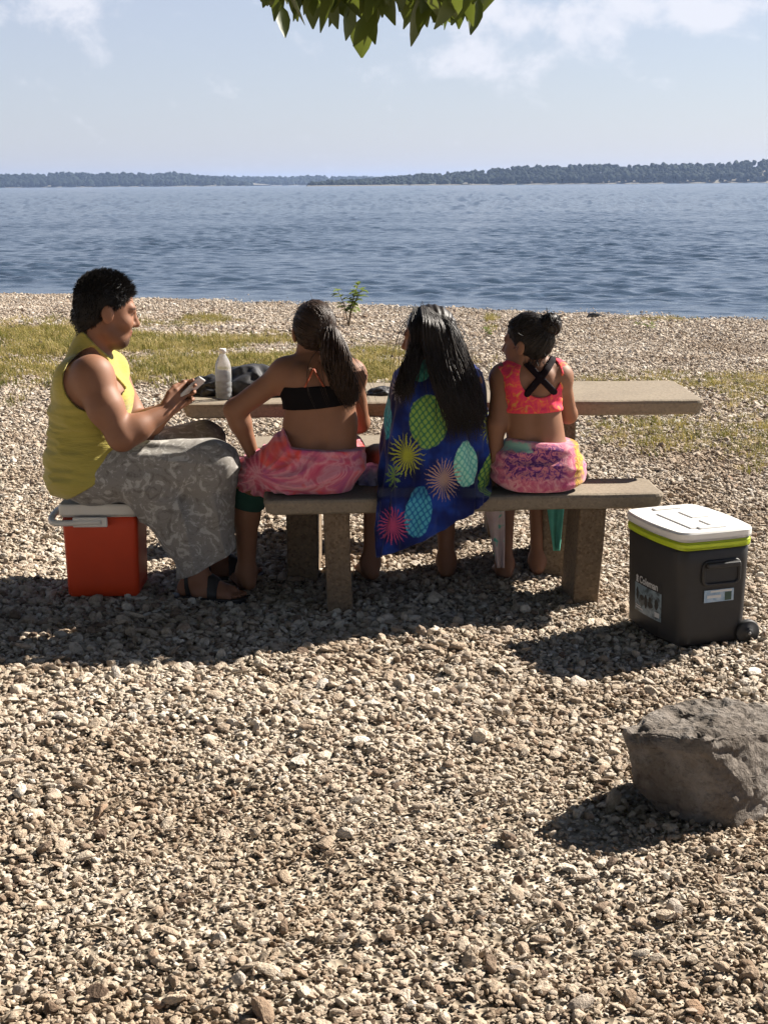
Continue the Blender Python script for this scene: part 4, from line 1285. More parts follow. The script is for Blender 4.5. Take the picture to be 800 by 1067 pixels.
def make_body(name, prims, subs, mat, head=None, h=0.005, beard=0.0):
    fld = Field(prims, h)
    for s_ in subs: fld.sub(s_, .03 if isinstance(s_, Cap) else .006)
    V, Q = surface_nets(fld); V = smooth_mesh(V, Q, 1, .4)
    o = link(name, np_mesh(name, V, Q), mat, None, smooth=True)
    dark = np.zeros(len(V)); lip = np.zeros(len(V))
    if head is not None:
        c, M, s = head
        q = (V - c) @ M.T / s
        for sg in (1, -1):
            e = ((q[:, 0] - .084) / .02)**2 + ((q[:, 1] - sg * .031) / .014)**2 + ((q[:, 2] - .0) / .0055)**2
            dark = np.maximum(dark, np.clip(1.6 - e, 0, 1) * .9)
            e = ((q[:, 0] - .084) / .022)**2 + ((q[:, 1] - sg * .032) / .021)**2 + ((q[:, 2] - .0215 + .1 * np.abs(np.abs(q[:, 1]) - .03)) / .0052)**2
            dark = np.maximum(dark, np.clip(1.5 - e, 0, 1) * .9)
        lip = np.clip(1.5 - (((q[:, 0] - .092) / .018)**2 + (q[:, 1] / .023)**2 + ((q[:, 2] + .0625) / .0125)**2), 0, 1)
        if beard:
            b1 = np.clip(1.8 - (((q[:, 0] - .062) / .050)**2 + (q[:, 1] / .046)**2 + ((q[:, 2] + .100) / .028)**2), 0, 1)
            b2 = np.clip(1.4 - (((q[:, 0] - .095) / .02)**2 + (q[:, 1] / .026)**2 + ((q[:, 2] + .047) / .0075)**2), 0, 1)
            b3 = np.clip(1.3 - (((q[:, 0] - .03) / .05)**2 + ((np.abs(q[:, 1]) - .055) / .03)**2 + ((q[:, 2] + .07) / .035)**2), 0, 1) * .45
            dark = np.maximum(dark, beard * np.maximum(np.maximum(b1, b2), b3) * (1 - lip))
    for nm, arr in (('dark', dark), ('lip', lip)):
        a = o.data.attributes.new(nm, 'FLOAT', 'POINT'); a.data.foreach_set('value', arr.astype(np.float32))
    return o, fld

def cloth(name, prims, off, regions, mat, parent, h=0.005, wr=None, it=1, base=None):
    f = Field(prims, h) if base is None else base
    G = f.F - off
    if wr is not None: G = G - wr(*f.xyz())
    for rg in regions(f): G = np.maximum(G, rg)
    return sdf_obj(name, f.like(G), mat, parent, it)

def hair_mat(name, c0, c1, rough=0.36, spec=.5):
    m, t, b = material(name)
    co = t.coord('Object')
    n = t.noise(co, 55, 3)
    setb(t, b, color=t.mix(n, c0, c1), rough=rough, spec=spec, normal=t.bump(t.noise(t.mapping(co, (320, 320, 30)), 1.0, 3), .35, .003))
    return m
m_hair_short = hair_mat('short_black_hair', (0.006, 0.005, 0.005), (0.014, 0.011, 0.010), .6, .25)
m_hair_black = hair_mat('black_hair', (0.006, 0.005, 0.0045), (0.026, 0.017, 0.012), .46, .28)
m_hair_brown = hair_mat('dark_brown_hair', (0.012, 0.007, 0.005), (0.060, 0.033, 0.020), .5, .22)
def strands(name, paths, r0, r1, mat, parent, nseg=4):
    rad = []
    for p in paths:
        n = len(p); t = np.linspace(0, 1, n)
        rad.append((r0 * (1 - t) + r1 * t) * np.clip(np.minimum(t * 8 + .4, 1), 0, 1) * np.clip((1 - t) * 5 + .1, 0, 1))
    V, F_ = tube_np(paths, rad, nseg, cap=False)
    return link(name, np_mesh(name, V, F_), mat, parent, smooth=True)

def xyzline(fld, a, b, above, Y):
    return half(fld, W(a[0], a[1], Y), W(b[0], b[1], Y), above)
def ellip2(fld, c, rx, rz):
    X, Y, Z = fld.xyz()
    q = np.sqrt(((X - c[0]) / rx)**2 + ((Z - c[2]) / rz)**2)
    return (q - 1) * min(rx, rz) + 0 * Y
def seg2(fld, a, b, r):
    X, Y, Z = fld.xyz()
    ab = np.array([b[0] - a[0], b[2] - a[2]]); L = ab @ ab
    x, z = X - a[0], Z - a[2]
    t = np.clip((x * ab[0] + z * ab[1]) / L, 0, 1)
    return np.sqrt((x - t * ab[0])**2 + (z - t * ab[1])**2) - r + 0 * Y

# ================================================================== the man
MY = 5.60
Mf = frame(R(14)); f_, l_, u_ = Mf
lean = frame(R(14), R(10))
hipc = PZ(96, MY, 0.50)
torso = [Ell(hipc + u_ * .005, (.158, .19, .115), Mf, .05),
         Ell(W(96, 466, MY), (.158, .188, .14), Mf, .07),
         Ell(W(93, 425, MY), (.142, .19, .16), lean, .07),
         Cap(W(82, 398, MY - .11), W(88, 394, MY + .11), .088, .088, .06),
         Cap(W(95, 375, MY), W(97, 392, MY - .12), .055, .055, .05), Cap(W(98, 373, MY), W(106, 388, MY + .14), .055, .055, .05),
         Ell(W(112, 412, MY - .07), (.07, .075, .06), lean, .05), Ell(W(118, 410, MY + .09), (.07, .075, .06), lean, .05)]
neck = [Cap(W(95, 368, MY), W(104, 335, MY), .066, .060, .04)]
shR, shL = W(97, 393, MY - .18), W(112, 388, MY + .18)
elR, elL = W(127, 455, MY - .235), W(146, 447, MY + .10)
wrR, wrL = W(170, 430, MY - .14), W(178, 424, MY - .02)
arms = [Ell(shR, (.076, .07, .082), Mf, .045), Cap(shR, W(110, 425, MY - .22), .070, .066, .04), Cap(W(110, 425, MY - .22), elR, .066, .050, .03),
        Cap(elR, elR + (wrR - elR) * .35, .052, .050, .03), Cap(elR + (wrR - elR) * .35, wrR, .050, .031, .03),
        Ell(shL, (.076, .07, .082), Mf, .045), Cap(shL, elL, .068, .052, .04), Cap(elL, elL + (wrL - elL) * .35, .052, .050, .03), Cap(elL + (wrL - elL) * .35, wrL, .050, .031, .03)]
ph_a, ph_b = W(186, 418, MY - .07), W(208, 397, MY - .06)
dR = nrm(W(190, 410, MY - .085) - wrR)
tvec = np.array([-.45, .25, .85])
hands = hand_prims(wrR, dR, np.array([.30, .85, .05]), np.array([-.2, -.05, .95]), 1.02, (.55, .75, .45), .05)
dL = nrm(W(196, 409, MY - .035) - wrL)
hands += hand_prims(wrL, dL, np.array([.2, -.9, .1]), np.array([-.2, .1, .95]), 1.0, (.5, .7, .4), .05)
knR, knL = PZ(226, MY - .12, .54), PZ(213, MY + .24, .555)
anR, anL = PZ(203, MY - .10, .085), PZ(222, MY + .2, .085)
legs = [Cap(hipc - l_ * .09, knR, .098, .066, .05), Cap(knR, knR + (anR - knR) * .35, .062, .060, .03), Cap(knR + (anR - knR) * .35, anR, .060, .036, .04),
        Cap(hipc + l_ * .09, knL, .098, .066, .05), Cap(knL, knL + (anL - knL) * .35, .062, .060, .03), Cap(knL + (anL - knL) * .35, anL, .060, .036, .04)]
legs += foot_prims(anR, (1, -.22), 1.12) + foot_prims(anL, (1, .1), 1.12)
hc, hM, hs = W(110.5, 323, MY), frame(R(20), R(11)), 1.17
hadd, hsub = head_prims(hc, hM, hs)
m_skin_man = skin_mat('skin_man', (0.265, 0.125, 0.072))
man, fman = make_body('person', torso + neck + arms + hands + legs + hadd, hsub, m_skin_man, (hc, hM, hs), 0.0045, beard=.8)
tag(man, 'man in yellow sleeveless shirt and grey shorts seated on the orange cooler with a phone', 'person')

m_tank, t, b = material('yellow_jersey')
co = t.coord('Object')
setb(t, b, color=t.mix(t.noise(co, 9, 4), (0.385, 0.315, 0.062), (0.48, 0.405, 0.10)), rough=0.88, spec=0.15, sheen=0.25,
     normal=t.bump(t.noise(t.mapping(co, (12, 12, 60)), 1.0, 4, .6, .8) , .5, .012))
tk = Field(torso + neck + [Ell(shR, (.076, .07, .082), Mf, .045), Ell(shL, (.076, .07, .082), Mf, .045), Ell(hipc - u_ * .02, (.168, .20, .118), Mf, .05)], 0.0045)
def tank_wr(X, Y, Z):
    back = np.clip((W(96, 400, MY)[0] + .06 - X) / .12, 0, 1)
    low = np.clip((.86 - Z) / .14, 0, 1)
    n1 = snoise3(X, Y, Z, (11, 11, 62), 3, 2)
    w = (1 - np.abs(n1) * 1.6) * .0085 + .003 * snoise3(X, Y, Z, (25, 25, 50), 4, 1)
    return np.maximum(w * low * (.30 + .70 * back) + .003 * snoise3(X, Y, Z, 22, 5, 2), -.0065)
def tank_regions(f):
    X, Y, Z = f.xyz()
    hem = np.minimum(half(f, W(40, 511, MY), W(80, 513, MY), True), 0.5)
    hem2 = half(f, W(66, 520, MY), W(150, 470, MY), True)
    hem = np.maximum(hem, hem2)
    nck = half(f, W(78, 332, MY), W(135, 389, MY), False)
    c = W(96, 397, MY - .2)
    arm = -np.maximum(ellip2(f, c, .112, .118), (Y - (MY - .070)) + 0 * X)
    c2 = W(112, 396, MY + .2)
    arm2 = -np.maximum(ellip2(f, c2, .060, .085), ((MY + .165) - Y) + 0 * X)
    return [hem, nck, arm, arm2]
cloth('tank_top', None, .0125, tank_regions, m_tank, man, base=tk, wr=tank_wr, it=2)

m_shorts, t, b = material('grey_print_shorts')
co = t.coord('Object')
n1 = t.noise(co, 15, 4, .62, 2.2); n2 = t.noise(co, 75, 3, .6, 1.0)
msk = (n1 + (n2 - .5) * .25)
c = t.ramp(msk, [(0.34, (0.19, 0.17, 0.15)), (0.42, (0.27, 0.25, 0.225)), (0.54, (0.28, 0.26, 0.235)), (0.58, (0.44, 0.42, 0.385)), (0.75, (0.50, 0.475, 0.44))])
setb(t, b, color=c, rough=0.92, spec=0.1, sheen=0.2, normal=t.bump(t.noise(t.mapping(co, (7, 10, 26), rot=(0, .6, 0)), 1.0, 3, .5) + t.noise(co, 500, 2) * .12, .35, .010))
sh_prims = [Ell(hipc + u_ * .0, (.162, .195, .112), Mf, .04),
            Cap(hipc - l_ * .095, knR + [-.02, 0, .0], .118, .098, .04), Cap(knR + [-.02, 0, -.01], PZ(215, MY - .11, .08), .088, .125, .04),
            Cap(PZ(150, MY - .11, .46), PZ(198, MY - .11, .30), .085, .10, .05), Cap(PZ(165, MY - .11, .42), PZ(190, MY - .11, .26), .08, .10, .05),
            Cap(hipc + l_ * .095, knL + [-.01, 0, .0], .116, .095, .04), Cap(knL + [-.01, 0, -.01], PZ(218, MY + .22, .10), .085, .112, .04)]
def sh_regions(f):
    X, Y, Z = f.xyz()
    top = half(f, W(58, 499, MY), W(150, 446, MY), False)
    hem = half(f, W(188, 601, MY - .12), W(246, 571, MY - .12), True)
    hem = np.where(X < W(186, 600, MY - .12)[0], np.minimum(hem, half(f, W(140, 545, MY - .12), W(190, 603, MY - .12), True) + 0 * hem), hem)
    return [top, hem]
def sh_wr(X, Y, Z):
    low = np.clip((.47 - Z) / .10, 0, 1); x0 = PZ(205, MY - .12, .4)[0]
    hang_ = 1 - 1.9 * np.abs(np.sin((X - x0) * 21 + (Z - .4) * 5.5 + Y * 9 + .7 * snoise3(X, Y, Z, 9, 41, 1)))
    along_ = 1 - 1.9 * np.abs(snoise3(X, Y, Z, (9, 16, 34), 42, 2))
    return np.clip((X - hipc[0] - .06) / .12, .05, 1) * (low * .0135 * hang_ + (1 - low) * .0060 * along_ + .0012 * snoise3(X, Y, Z, 60, 43, 1))
cloth('shorts', sh_prims, .004, sh_regions, m_shorts, man, 0.005, sh_wr, 1)

m_sandal = simple('black_sandal', (0.018, 0.016, 0.016), 0.6)
def sandal(ank, d, s, parent):
    d = nrm(np.array([d[0], d[1], 0])); l = np.array([-d[1], d[0], 0])
    z0 = np.array([ank[0], ank[1], 0.006])
    prims = [Cap(z0 - d * .045 * s, z0 + d * .05 * s, .040 * s, .042 * s, .01), Cap(z0 + d * .05 * s, z0 + d * .14 * s, .042 * s, .048 * s, .02)]
    f = Field(prims, .004); X, Y, Z = f.xyz()
    G = np.maximum(f.F, np.abs(Z - 0.004) - .011 + 0 * X + 0 * Y)
    # strap over the instep
    ft = Field(foot_prims(ank, d, s), .004, lo=f.lo + .05 - [0, 0, .02], hi=f.hi - .05 + [0, 0, .10])
    so = sdf_obj('sandal', f.like(G), m_sandal, parent)
    X, Y, Z = ft.xyz()
    along = (X - z0[0]) * d[0] + (Y - z0[1]) * d[1] + 0 * Z
    G = np.maximum(ft.F - .006, np.minimum(np.abs(along - .075 * s) - .020, np.abs(along + .02) - .010))
    G = np.maximum(G, -(Z - .0) + 0 * X + 0 * Y); G = np.maximum(G, Z - .10 + 0 * X + 0 * Y)
    sdf_obj('strap', ft.like(G), m_sandal, so)
sandal(anR, (1, -.22), 1.12, man); sandal(anL, (1, .1), 1.12, man)

# short spiky hair
def hair_region(f, c, M, s, a0=.020, a1=.80):
    X, Y, Z = f.xyz()
    q = [(X - c[0]) * M[i, 0] + (Y - c[1]) * M[i, 1] + (Z - c[2]) * M[i, 2] for i in range(3)]
    return (q[0] / s - (a0 + a1 * q[2] / s)) * s * .75, q
hcap = Field([Ell(hc + hs * (-.012 * hM[0] + .026 * hM[2]), np.array([.099, .084, .096]) * hs, hM, .01), Cap(hc + hs * (-.062 * hM[0] - .045 * hM[2]), hc + hs * (-.058 * hM[0] - .078 * hM[2]), .046 * hs, .026 * hs, .03)], .0045)
X, Y, Z = hcap.xyz()
rg, q = hair_region(hcap, hc, hM, hs, .012, .95)
side = -(np.sqrt(((q[0] + .0 * hs) / (.030 * hs))**2 + ((q[2] + .012 * hs) / (.034 * hs))**2) - 1) * .02     # clear of the ears
side = np.where(np.abs(q[1]) > .05 * hs, side, -1)
G = np.maximum(np.maximum(hcap.F - .0025 * snoise3(X, Y, Z, 70, 6, 2), rg), side)
hr = sdf_obj('hair', hcap.like(G), m_hair_short, man, 1)
g = np.random.default_rng(4); paths = []
while len(paths) < 4200:
    v = nrm(g.normal(size=3))
    pf = v * np.array([.099, .084, .096]) * .97 + np.array([-.012, 0, .026])
    if pf[0] > .012 + .95 * pf[2] - .003 or pf[2] < -.068: continue
    n = nrm(v / np.array([.099, .084, .096]))
    topk = np.clip((pf[2] - .03) / .05, 0, 1)
    d = n * (.25 + .55 * topk) + np.array([.45, 0, .35]) * topk + np.array([-.15, 0, -.9]) * (1 - topk) + g.normal(size=3) * .13
    L_ = (.010 + .015 * topk) * g.uniform(.6, 1.15)
    p0 = pf; p1 = pf + nrm(d) * L_ * .55; p2 = pf + nrm(d) * L_ + np.array([.25, 0, -.1]) * L_ * .5
    paths.append(hc + hs * np.array([p0, p1, p2]) @ hM)
strands('hair_spikes', paths, .0023, .0006, m_hair_short, hr, 3)

def fuzz(name, cap_o, n, seed, dirf, length, r, mat, parent):
    """short hairs rooted all over a hair cap, running past its edge"""
    g = np.random.default_rng(seed); me = cap_o.data
    V = np.empty(len(me.vertices) * 3, np.float32); me.vertices.foreach_get('co', V); V = V.reshape(-1, 3).astype(float)
    N = np.empty(len(me.vertices) * 3, np.float32); me.vertex_normals.foreach_get('vector', N); N = N.reshape(-1, 3).astype(float)
    out = []
    for i in g.integers(0, len(V), n):
        d = dirf(V[i], N[i]) + g.normal(size=3) * .16
        d -= N[i] * min(0, d @ N[i]) ; d = d / np.linalg.norm(d); L = length * g.uniform(.5, 1.2)
        out.append(np.array([V[i] - N[i] * .001, V[i] + d * L * .5 + N[i] * .0025, V[i] + d * L + N[i] * .002]))
    return strands(name, out, r, r * .35, mat, parent, 3)
fuzz('short_hairs', hr, 2600, 12, lambda p, n: n * .22 + (np.array([0, 0, -.9]) + hM[0] * (-.15) if p[2] < hc[2] + .05 else hM[0] * .5 + np.array([0, 0, .3]) + n * .3), .013, .0016, m_hair_short, hr)

# the phone
m_phone = simple('phone_glass', (0.03, 0.03, 0.035), 0.15); m_pcase = simple('phone_case', (0.62, 0.60, 0.58), 0.35)
pd = nrm(ph_b - ph_a); pside = nrm(np.cross(pd, np.array([0.5, .2, .85]))); pn = nrm(np.cross(pside, pd))
phone = empty('phone', tuple((ph_a + ph_b) / 2)); tag(phone, 'pale cased phone held by the man in the yellow shirt', 'phone')
for nm, sz, o_, mt in (('case', (.145, .070, .009), 0, m_pcase), ('screen', (.132, .062, .0016), .0052, m_phone)):
    bm = bmesh.new(); bm_box(bm, Vector((0, 0, 0)), sz, 0, min(.0035, sz[2] * .45), 2)
    ob = bm_obj(nm, bm, mt, phone)
    ob.matrix_local = Matrix(((pd[0], pside[0], pn[0], pn[0] * o_), (pd[1], pside[1], pn[1], pn[1] * o_), (pd[2], pside[2], pn[2], pn[2] * o_), (0, 0, 0, 1)))

# ================================================================== girl in the pink towel
G1Y = 5.43
I3 = np.eye(3)
pel = PZ(322, G1Y, .548)
p_pel = [Ell(pel, (.165, .135, .105), None, .04)]
p_low = [Ell(W(332, 466, G1Y), (.140, .098, .10), None, .07)]
p_tor = [Ell(W(334, 440, G1Y), (.142, .098, .10), None, .06), Ell(W(333, 408, G1Y), (.140, .10, .105), None, .06),
         Cap(W(302, 391, G1Y), W(360, 391, G1Y), .058, .058, .05), Cap(W(318, 380, G1Y), W(342, 380, G1Y), .05, .05, .05),
         Ell(W(313, 397, G1Y - .068), (.046, .036, .062), None, .03), Ell(W(352, 397, G1Y - .068), (.046, .036, .062), None, .03)]
p_nk = [Cap(W(330, 378, G1Y + .01), W(328, 350, G1Y + .03), .043, .041, .04)]
kL, kR = PZ(257, 5.60, .445), PZ(357, 5.83, .525)
aL, aR = PZ(257, 5.60, .075), PZ(352, 5.84, .075)
p_th = [Cap(PZ(298, G1Y, .545), kL, .092, .066, .04), Cap(PZ(346, G1Y, .545), kR, .092, .066, .04)]
p_shin = [Cap(kL, kL + (aL - kL) * .35, .053, .050, .03), Cap(kL + (aL - kL) * .35, aL, .050, .032, .03), Cap(kR, kR + (aR - kR) * .35, .053, .050, .03), Cap(kR + (aR - kR) * .35, aR, .050, .032, .03)] + foot_prims(aL, (-.35, 1), .92) + foot_prims(aR, (.1, 1), .92)
s1, e1_, w1_ = W(297, 389, G1Y - .01), W(245, 427, G1Y + .03), W(262, 470, G1Y + .07)
s2_, e2_, w2_ = W(366, 391, G1Y), W(374, 440, G1Y + .20), W(350, 432, G1Y + .40)
p_arm = [Ell(s1, (.056, .054, .056), None, .04), Cap(s1, e1_, .048, .041, .03), Cap(e1_, e1_ + (w1_ - e1_) * .3, .042, .041, .02), Cap(e1_ + (w1_ - e1_) * .3, w1_, .041, .026, .02),
         Ell(s2_, (.056, .054, .056), None, .04), Cap(s2_, e2_, .048, .041, .03), Cap(e2_, w2_, .041, .026, .02)]
p_hand = hand_prims(w1_, nrm(W(276, 490, G1Y + .10) - w1_), np.array([-.2, .1, -1.0]), np.array([.6, .7, 0]), .85, (.3, .45, .3), .12) + \
         hand_prims(w2_, np.array([-.3, 1, -.1]), np.array([0, 0, -1.0]), np.array([-1, -.2, 0]), .85, (.2, .3, .3), .1)
h1c, h1M, h1s = W(327.5, 346, G1Y + .02), frame(R(100), R(8)), .98
ha, hsb = head_prims(h1c, h1M, h1s)
m_skin_g1 = skin_mat('skin_girl', (0.25, 0.118, 0.066))
g1, fg1 = make_body('person', p_pel + p_low + p_tor + p_nk + p_th + p_shin + p_arm + p_hand + ha, hsb + [Cap(W(332, 388, G1Y - .118), W(333, 460, G1Y - .122), .017, .020)], m_skin_g1, (h1c, h1M, h1s))
tag(g1, 'girl with brown ponytail, black bikini top and pink towel on the bench', 'person')

m_bikini = simple('black_bikini', (0.008, 0.007, 0.008), 0.85, spec=.08, var=.2, bump=.2, bscale=120)
m_coral = simple('coral_strap', (0.52, 0.11, 0.045), 0.6)
bf = Field(p_tor + p_low, .005)
cloth('bikini_top', None, .006, lambda f: [half(f, W(284, 401, G1Y), W(380, 397, G1Y), False), half(f, W(284, 427, G1Y), W(380, 417, G1Y), True)], m_bikini, g1, base=bf, it=1)
sf = Field(p_tor + p_nk, .004)
for sa, sb in (((327, 382), (318, 402)), ((328, 382), (340, 402))):
  cloth('strap', None, .004, lambda f: [seg2(f, W(*sa, G1Y), W(*sb, G1Y), .0038), f.xyz()[1] - (G1Y - .05) + 0 * f.F,
      -half(f, W(300, 405, G1Y), W(370, 405, G1Y), False) * 0 - 1], m_coral, g1, base=sf)
m_pink, t, b = material('pink_tie_dye')
co = t.coord('Object')
n1 = t.noise(t.mapping(co, (5.5, 5.5, 9), rot=(0, .7, 0)), 1.0, 3, .5, 2.0); n2 = t.noise(co, 7, 3, .6, .6)
c = t.ramp(n1, [(0.28, (0.52, 0.05, 0.11)), (0.42, (0.60, 0.12, 0.19)), (0.52, (0.68, 0.28, 0.33)), (0.60, (0.56, 0.12, 0.21)), (0.72, (0.40, 0.08, 0.22)), (0.9, (0.66, 0.33, 0.34))])
c = t.mix(E(t, t.new('ShaderNodeMapRange', {0: n2, 1: .57, 2: .66}).outputs[0]) * .8, c, (0.78, 0.07, 0.04))
setb(t, b, color=c, rough=0.92, spec=0.1, sheen=0.3, normal=t.bump(t.noise(co, 260, 2), .35, .004))
tw = Field(p_pel + p_low + [Cap(PZ(300, G1Y - .02, .55), kL + [0, 0, .02], .098, .078, .06), Cap(PZ(346, G1Y - .02, .55), kR, .10, .078, .06), Ell(PZ(322, G1Y - .02, .52), (.165, .125, .075), None, .05)], .005)
def pink_wr(X, Y, Z):
    ed = np.minimum(half(tw, W(303, 461, G1Y), W(381, 466, G1Y), False), half(tw, W(284, 420, G1Y), W(308, 466, G1Y), False))
    roll = .016 * np.exp(-(ed / .020)**2) + .006 * np.exp(-((ed + .035) / .010)**2)
    a = PZ(300, G1Y, .50)
    ang = np.arctan2(Z - a[2] - .02, X - a[0] + .10)
    rr = np.sqrt((Z - a[2])**2 + (X - a[0] + .1)**2)
    fold = .0105 * (1 - 1.9 * np.abs(np.sin(ang * 9 + 1.6 * np.sin(rr * 14) + .8 * snoise3(X, Y, Z, 12, 31, 1)))) * np.clip(rr / .12, 0, 1) + .004 * (1 - 1.9 * np.abs(snoise3(X, Y, Z, (14, 14, 30), 32, 2)))
    return roll + fold * np.clip((.20 - Z + .52) / .2, .3, 1)
cloth('towel_skirt', None, .008, lambda f: [np.minimum(half(f, W(303, 461, G1Y), W(381, 466, G1Y), False), half(f, W(284, 420, G1Y), W(308, 466, G1Y), False)), half(f, W(236, 516, G1Y), W(290, 524, G1Y), True), (.456 - f.xyz()[2]) * (f.xyz()[0] > PZ(279, G1Y, .45)[0]) - 1 * (f.xyz()[0] <= PZ(279, G1Y, .45)[0]) + 0 * f.F], m_pink, g1, base=tw, wr=pink_wr, it=1)
m_dgreen = simple('dark_green_cloth', (0.012, 0.06, 0.045), .9)
cloth('shorts', [Cap(kL + [.02, 0, .02], kL + [.01, .0, -.055], .082, .075, .02)], 0, lambda f: [half(f, W(230, 546, 5.6), W(290, 541, 5.6), True)], m_dgreen, g1)

def cap_hair(c, M, s, rad, mat, parent, a0=.02, a1=.78, h=.0045, amp=.002, extra=()):
    f = Field([Ell(c + s * (-.010 * M[0] + .022 * M[2]), np.array(rad) * s, M, .01)] + list(extra), h)
    X, Y, Z = f.xyz()
    rg, q = hair_region(f, c, M, s, a0, a1)
    G = np.maximum(f.F - amp * np.sin(X * 260 + 2 * np.sin(Z * 60)) , rg)
    return sdf_obj('hair', f.like(G), mat, parent, 1)
def comb(c, M, s, rad, tie_dir, n, seed, a0=.02, a1=.78, lift=1.012):
    """strands lying on the scalp, combed from the hairline and crown to one point"""
    g = np.random.default_rng(seed); out = []; rad = np.array(rad); o = np.array([-.010, 0, .022])
    td = nrm(tie_dir)
    while len(out) < n:
        v = nrm(g.normal(size=3)); p = v * rad + o
        if p[0] > a0 + a1 * p[2] - .002 or p[2] < -.085: continue
        if v @ td > .93 or v @ td < -.93: continue
        om = math.acos(np.clip(v @ td, -1, 1)); tt = np.linspace(0, 1, 9)[:, None]
        arc = (np.sin((1 - tt) * om) * v + np.sin(tt * om) * td) / math.sin(om)
        li = lift + g.uniform(-.006, .014)
        out.append(c + s * ((arc * rad * li + o) @ M))
    return out
RAD = (.102, .081, .099)
hr = cap_hair(h1c, h1M, h1s, RAD, m_hair_brown, g1, extra=[Ell(W(345, 358, G1Y - .07), (.045, .035, .055), None, .03)])
tdir = (W(347, 352, G1Y - .075) - h1c - h1s * (-.010 * h1M[0] + .022 * h1M[2])) @ h1M.T / np.array(RAD)
strands('combed_strands', comb(h1c, h1M, h1s, RAD, tdir, 420, 9), .0030, .0018, m_hair_brown, hr, 4)
tie1 = W(347, 352, G1Y - .075)
fuzz('short_hairs', hr, 1300, 13, lambda p, n: (tie1 - p) / (np.linalg.norm(tie1 - p) + 1e-6) + n * .08, .024, .0013, m_hair_brown, hr)
g = np.random.default_rng(31); paths = []
for i in range(330):
    a = g.uniform(0, 6.28); r_ = math.sqrt(g.uniform()); o2 = np.array([math.cos(a), math.sin(a)]) * r_
    ctl = [W(345 + 8 * o2[0], 346 + 7 * o2[1], G1Y - .085), W(348 + 13 * o2[0], 362 + 6 * o2[1], G1Y - .115 + .02 * o2[1]), W(352 + 15 * o2[0], 382 + 5 * o2[1], G1Y - .13 + .025 * o2[1]),
           W(359 + 12 * o2[0], 402 + 6 * o2[1], G1Y - .125 + .02 * o2[1]), W(365 + 8 * o2[0], 424 + 9 * g.uniform(-1, 1) - 12 * abs(o2[0]), G1Y - .115 + .02 * o2[1])]
    P = catmull(ctl, 16); tt = np.linspace(0, 1, 16)
    ph = g.uniform(0, 1.6) + o2[0] * 2.5 + 2.0 * round(g.uniform(-1, 1))
    P[:, 0] += .011 * np.sin(tt * 14 + ph) * tt**.7; P[:, 1] += .008 * np.sin(tt * 15 + ph + 1) * tt**.7; P += g.normal(size=3) * .004 * tt[:, None]
    paths.append(P)
strands('ponytail', paths, .0032, .0012, m_hair_brown, hr, 4)

fly = []
for i in range(60):
    v = nrm(np.array([g.normal(), g.normal(), g.normal()])); pf = v * np.array([.101, .080, .098]) + np.array([-.010, 0, .022])
    if pf[0] > .03 + .78 * pf[2] or pf[2] < -.09: continue
    p0 = h1c + h1s * (pf @ h1M); n_ = v @ h1M
    fly.append(catmull([p0, p0 + n_ * .006 + g.normal(size=3) * .008, p0 + n_ * .008 + g.normal(size=3) * .022], 6))
for i in range(46):      # stray ends round the ponytail
    e = g.normal(size=2)
    fly.append(catmull([W(347, 350, G1Y - .09), W(350 + 10 * e[0], 375, G1Y - .13), W(358 + 14 * e[0], 400 + 4 * e[1], G1Y - .135), W(364 + 14 * e[0] + 4 * e[1], 420 + 9 * e[1], G1Y - .13)], 14))
strands('flyaway_hairs', fly, .0012, .0006, m_hair_brown, hr, 3)

# ================================================================== girl under the navy towel
G2Y = 5.43
pel = PZ(452, G2Y, .545)
q_tor = [Ell(pel, (.15, .12, .10), None, .04), Ell(W(455, 455, G2Y), (.118, .088, .12), None, .06), Ell(W(457, 420, G2Y), (.125, .09, .11), None, .06),
         Cap(W(428, 398, G2Y), W(487, 398, G2Y), .05, .05, .05)]
q_nk = [Cap(W(455, 388, G2Y), W(450, 358, G2Y + .01), .040, .038, .04)]
kL, kR = PZ(393, 5.80, .50), PZ(463, 5.84, .50); aL, aR = PZ(386, 5.74, .075), PZ(465, 5.76, .075)
q_leg = [Cap(PZ(432, G2Y, .54), kL, .082, .06, .04), Cap(PZ(470, G2Y, .54), kR, .082, .06, .04),
         Cap(kL, kL + (aL - kL) * .35, .049, .047, .03), Cap(kL + (aL - kL) * .35, aL, .047, .030, .03), Cap(kR, kR + (aR - kR) * .35, .049, .047, .03), Cap(kR + (aR - kR) * .35, aR, .047, .030, .03)] + foot_prims(aL, (-.25, 1), .9) + foot_prims(aR, (.1, 1), .9)
sL, eL, wL = W(424, 400, G2Y), W(414, 450, G2Y + .06), W(432, 432, G2Y + .27)
sR, eR, wR = W(489, 400, G2Y), W(497, 450, G2Y + .06), W(478, 432, G2Y + .27)
q_arm = [Cap(sL, eL, .044, .037, .03), Cap(eL, wL, .037, .025, .02), Cap(sR, eR, .044, .037, .03), Cap(eR, wR, .037, .025, .02)]
q_hand = hand_prims(wL, np.array([.2, 1, .05]), np.array([0, 0, -1.0]), np.array([1, -.2, 0]), .82, (.2, .35, .3), .1) + hand_prims(wR, np.array([-.2, 1, .05]), np.array([0, 0, -1.0]), np.array([-1, -.2, 0]), .82, (.2, .35, .3), .1)
h2c, h2M, h2s = W(447, 351, G2Y + .01), frame(R(157), R(6)), .99
ha, hsb = head_prims(h2c, h2M, h2s)
g2, fg2 = make_body('person', q_tor + q_nk + q_leg + q_arm + q_hand + ha, hsb, m_skin_g1, (h2c, h2M, h2s))
tag(g2, 'girl with very long loose dark hair sitting wrapped in the navy pineapple towel', 'person')

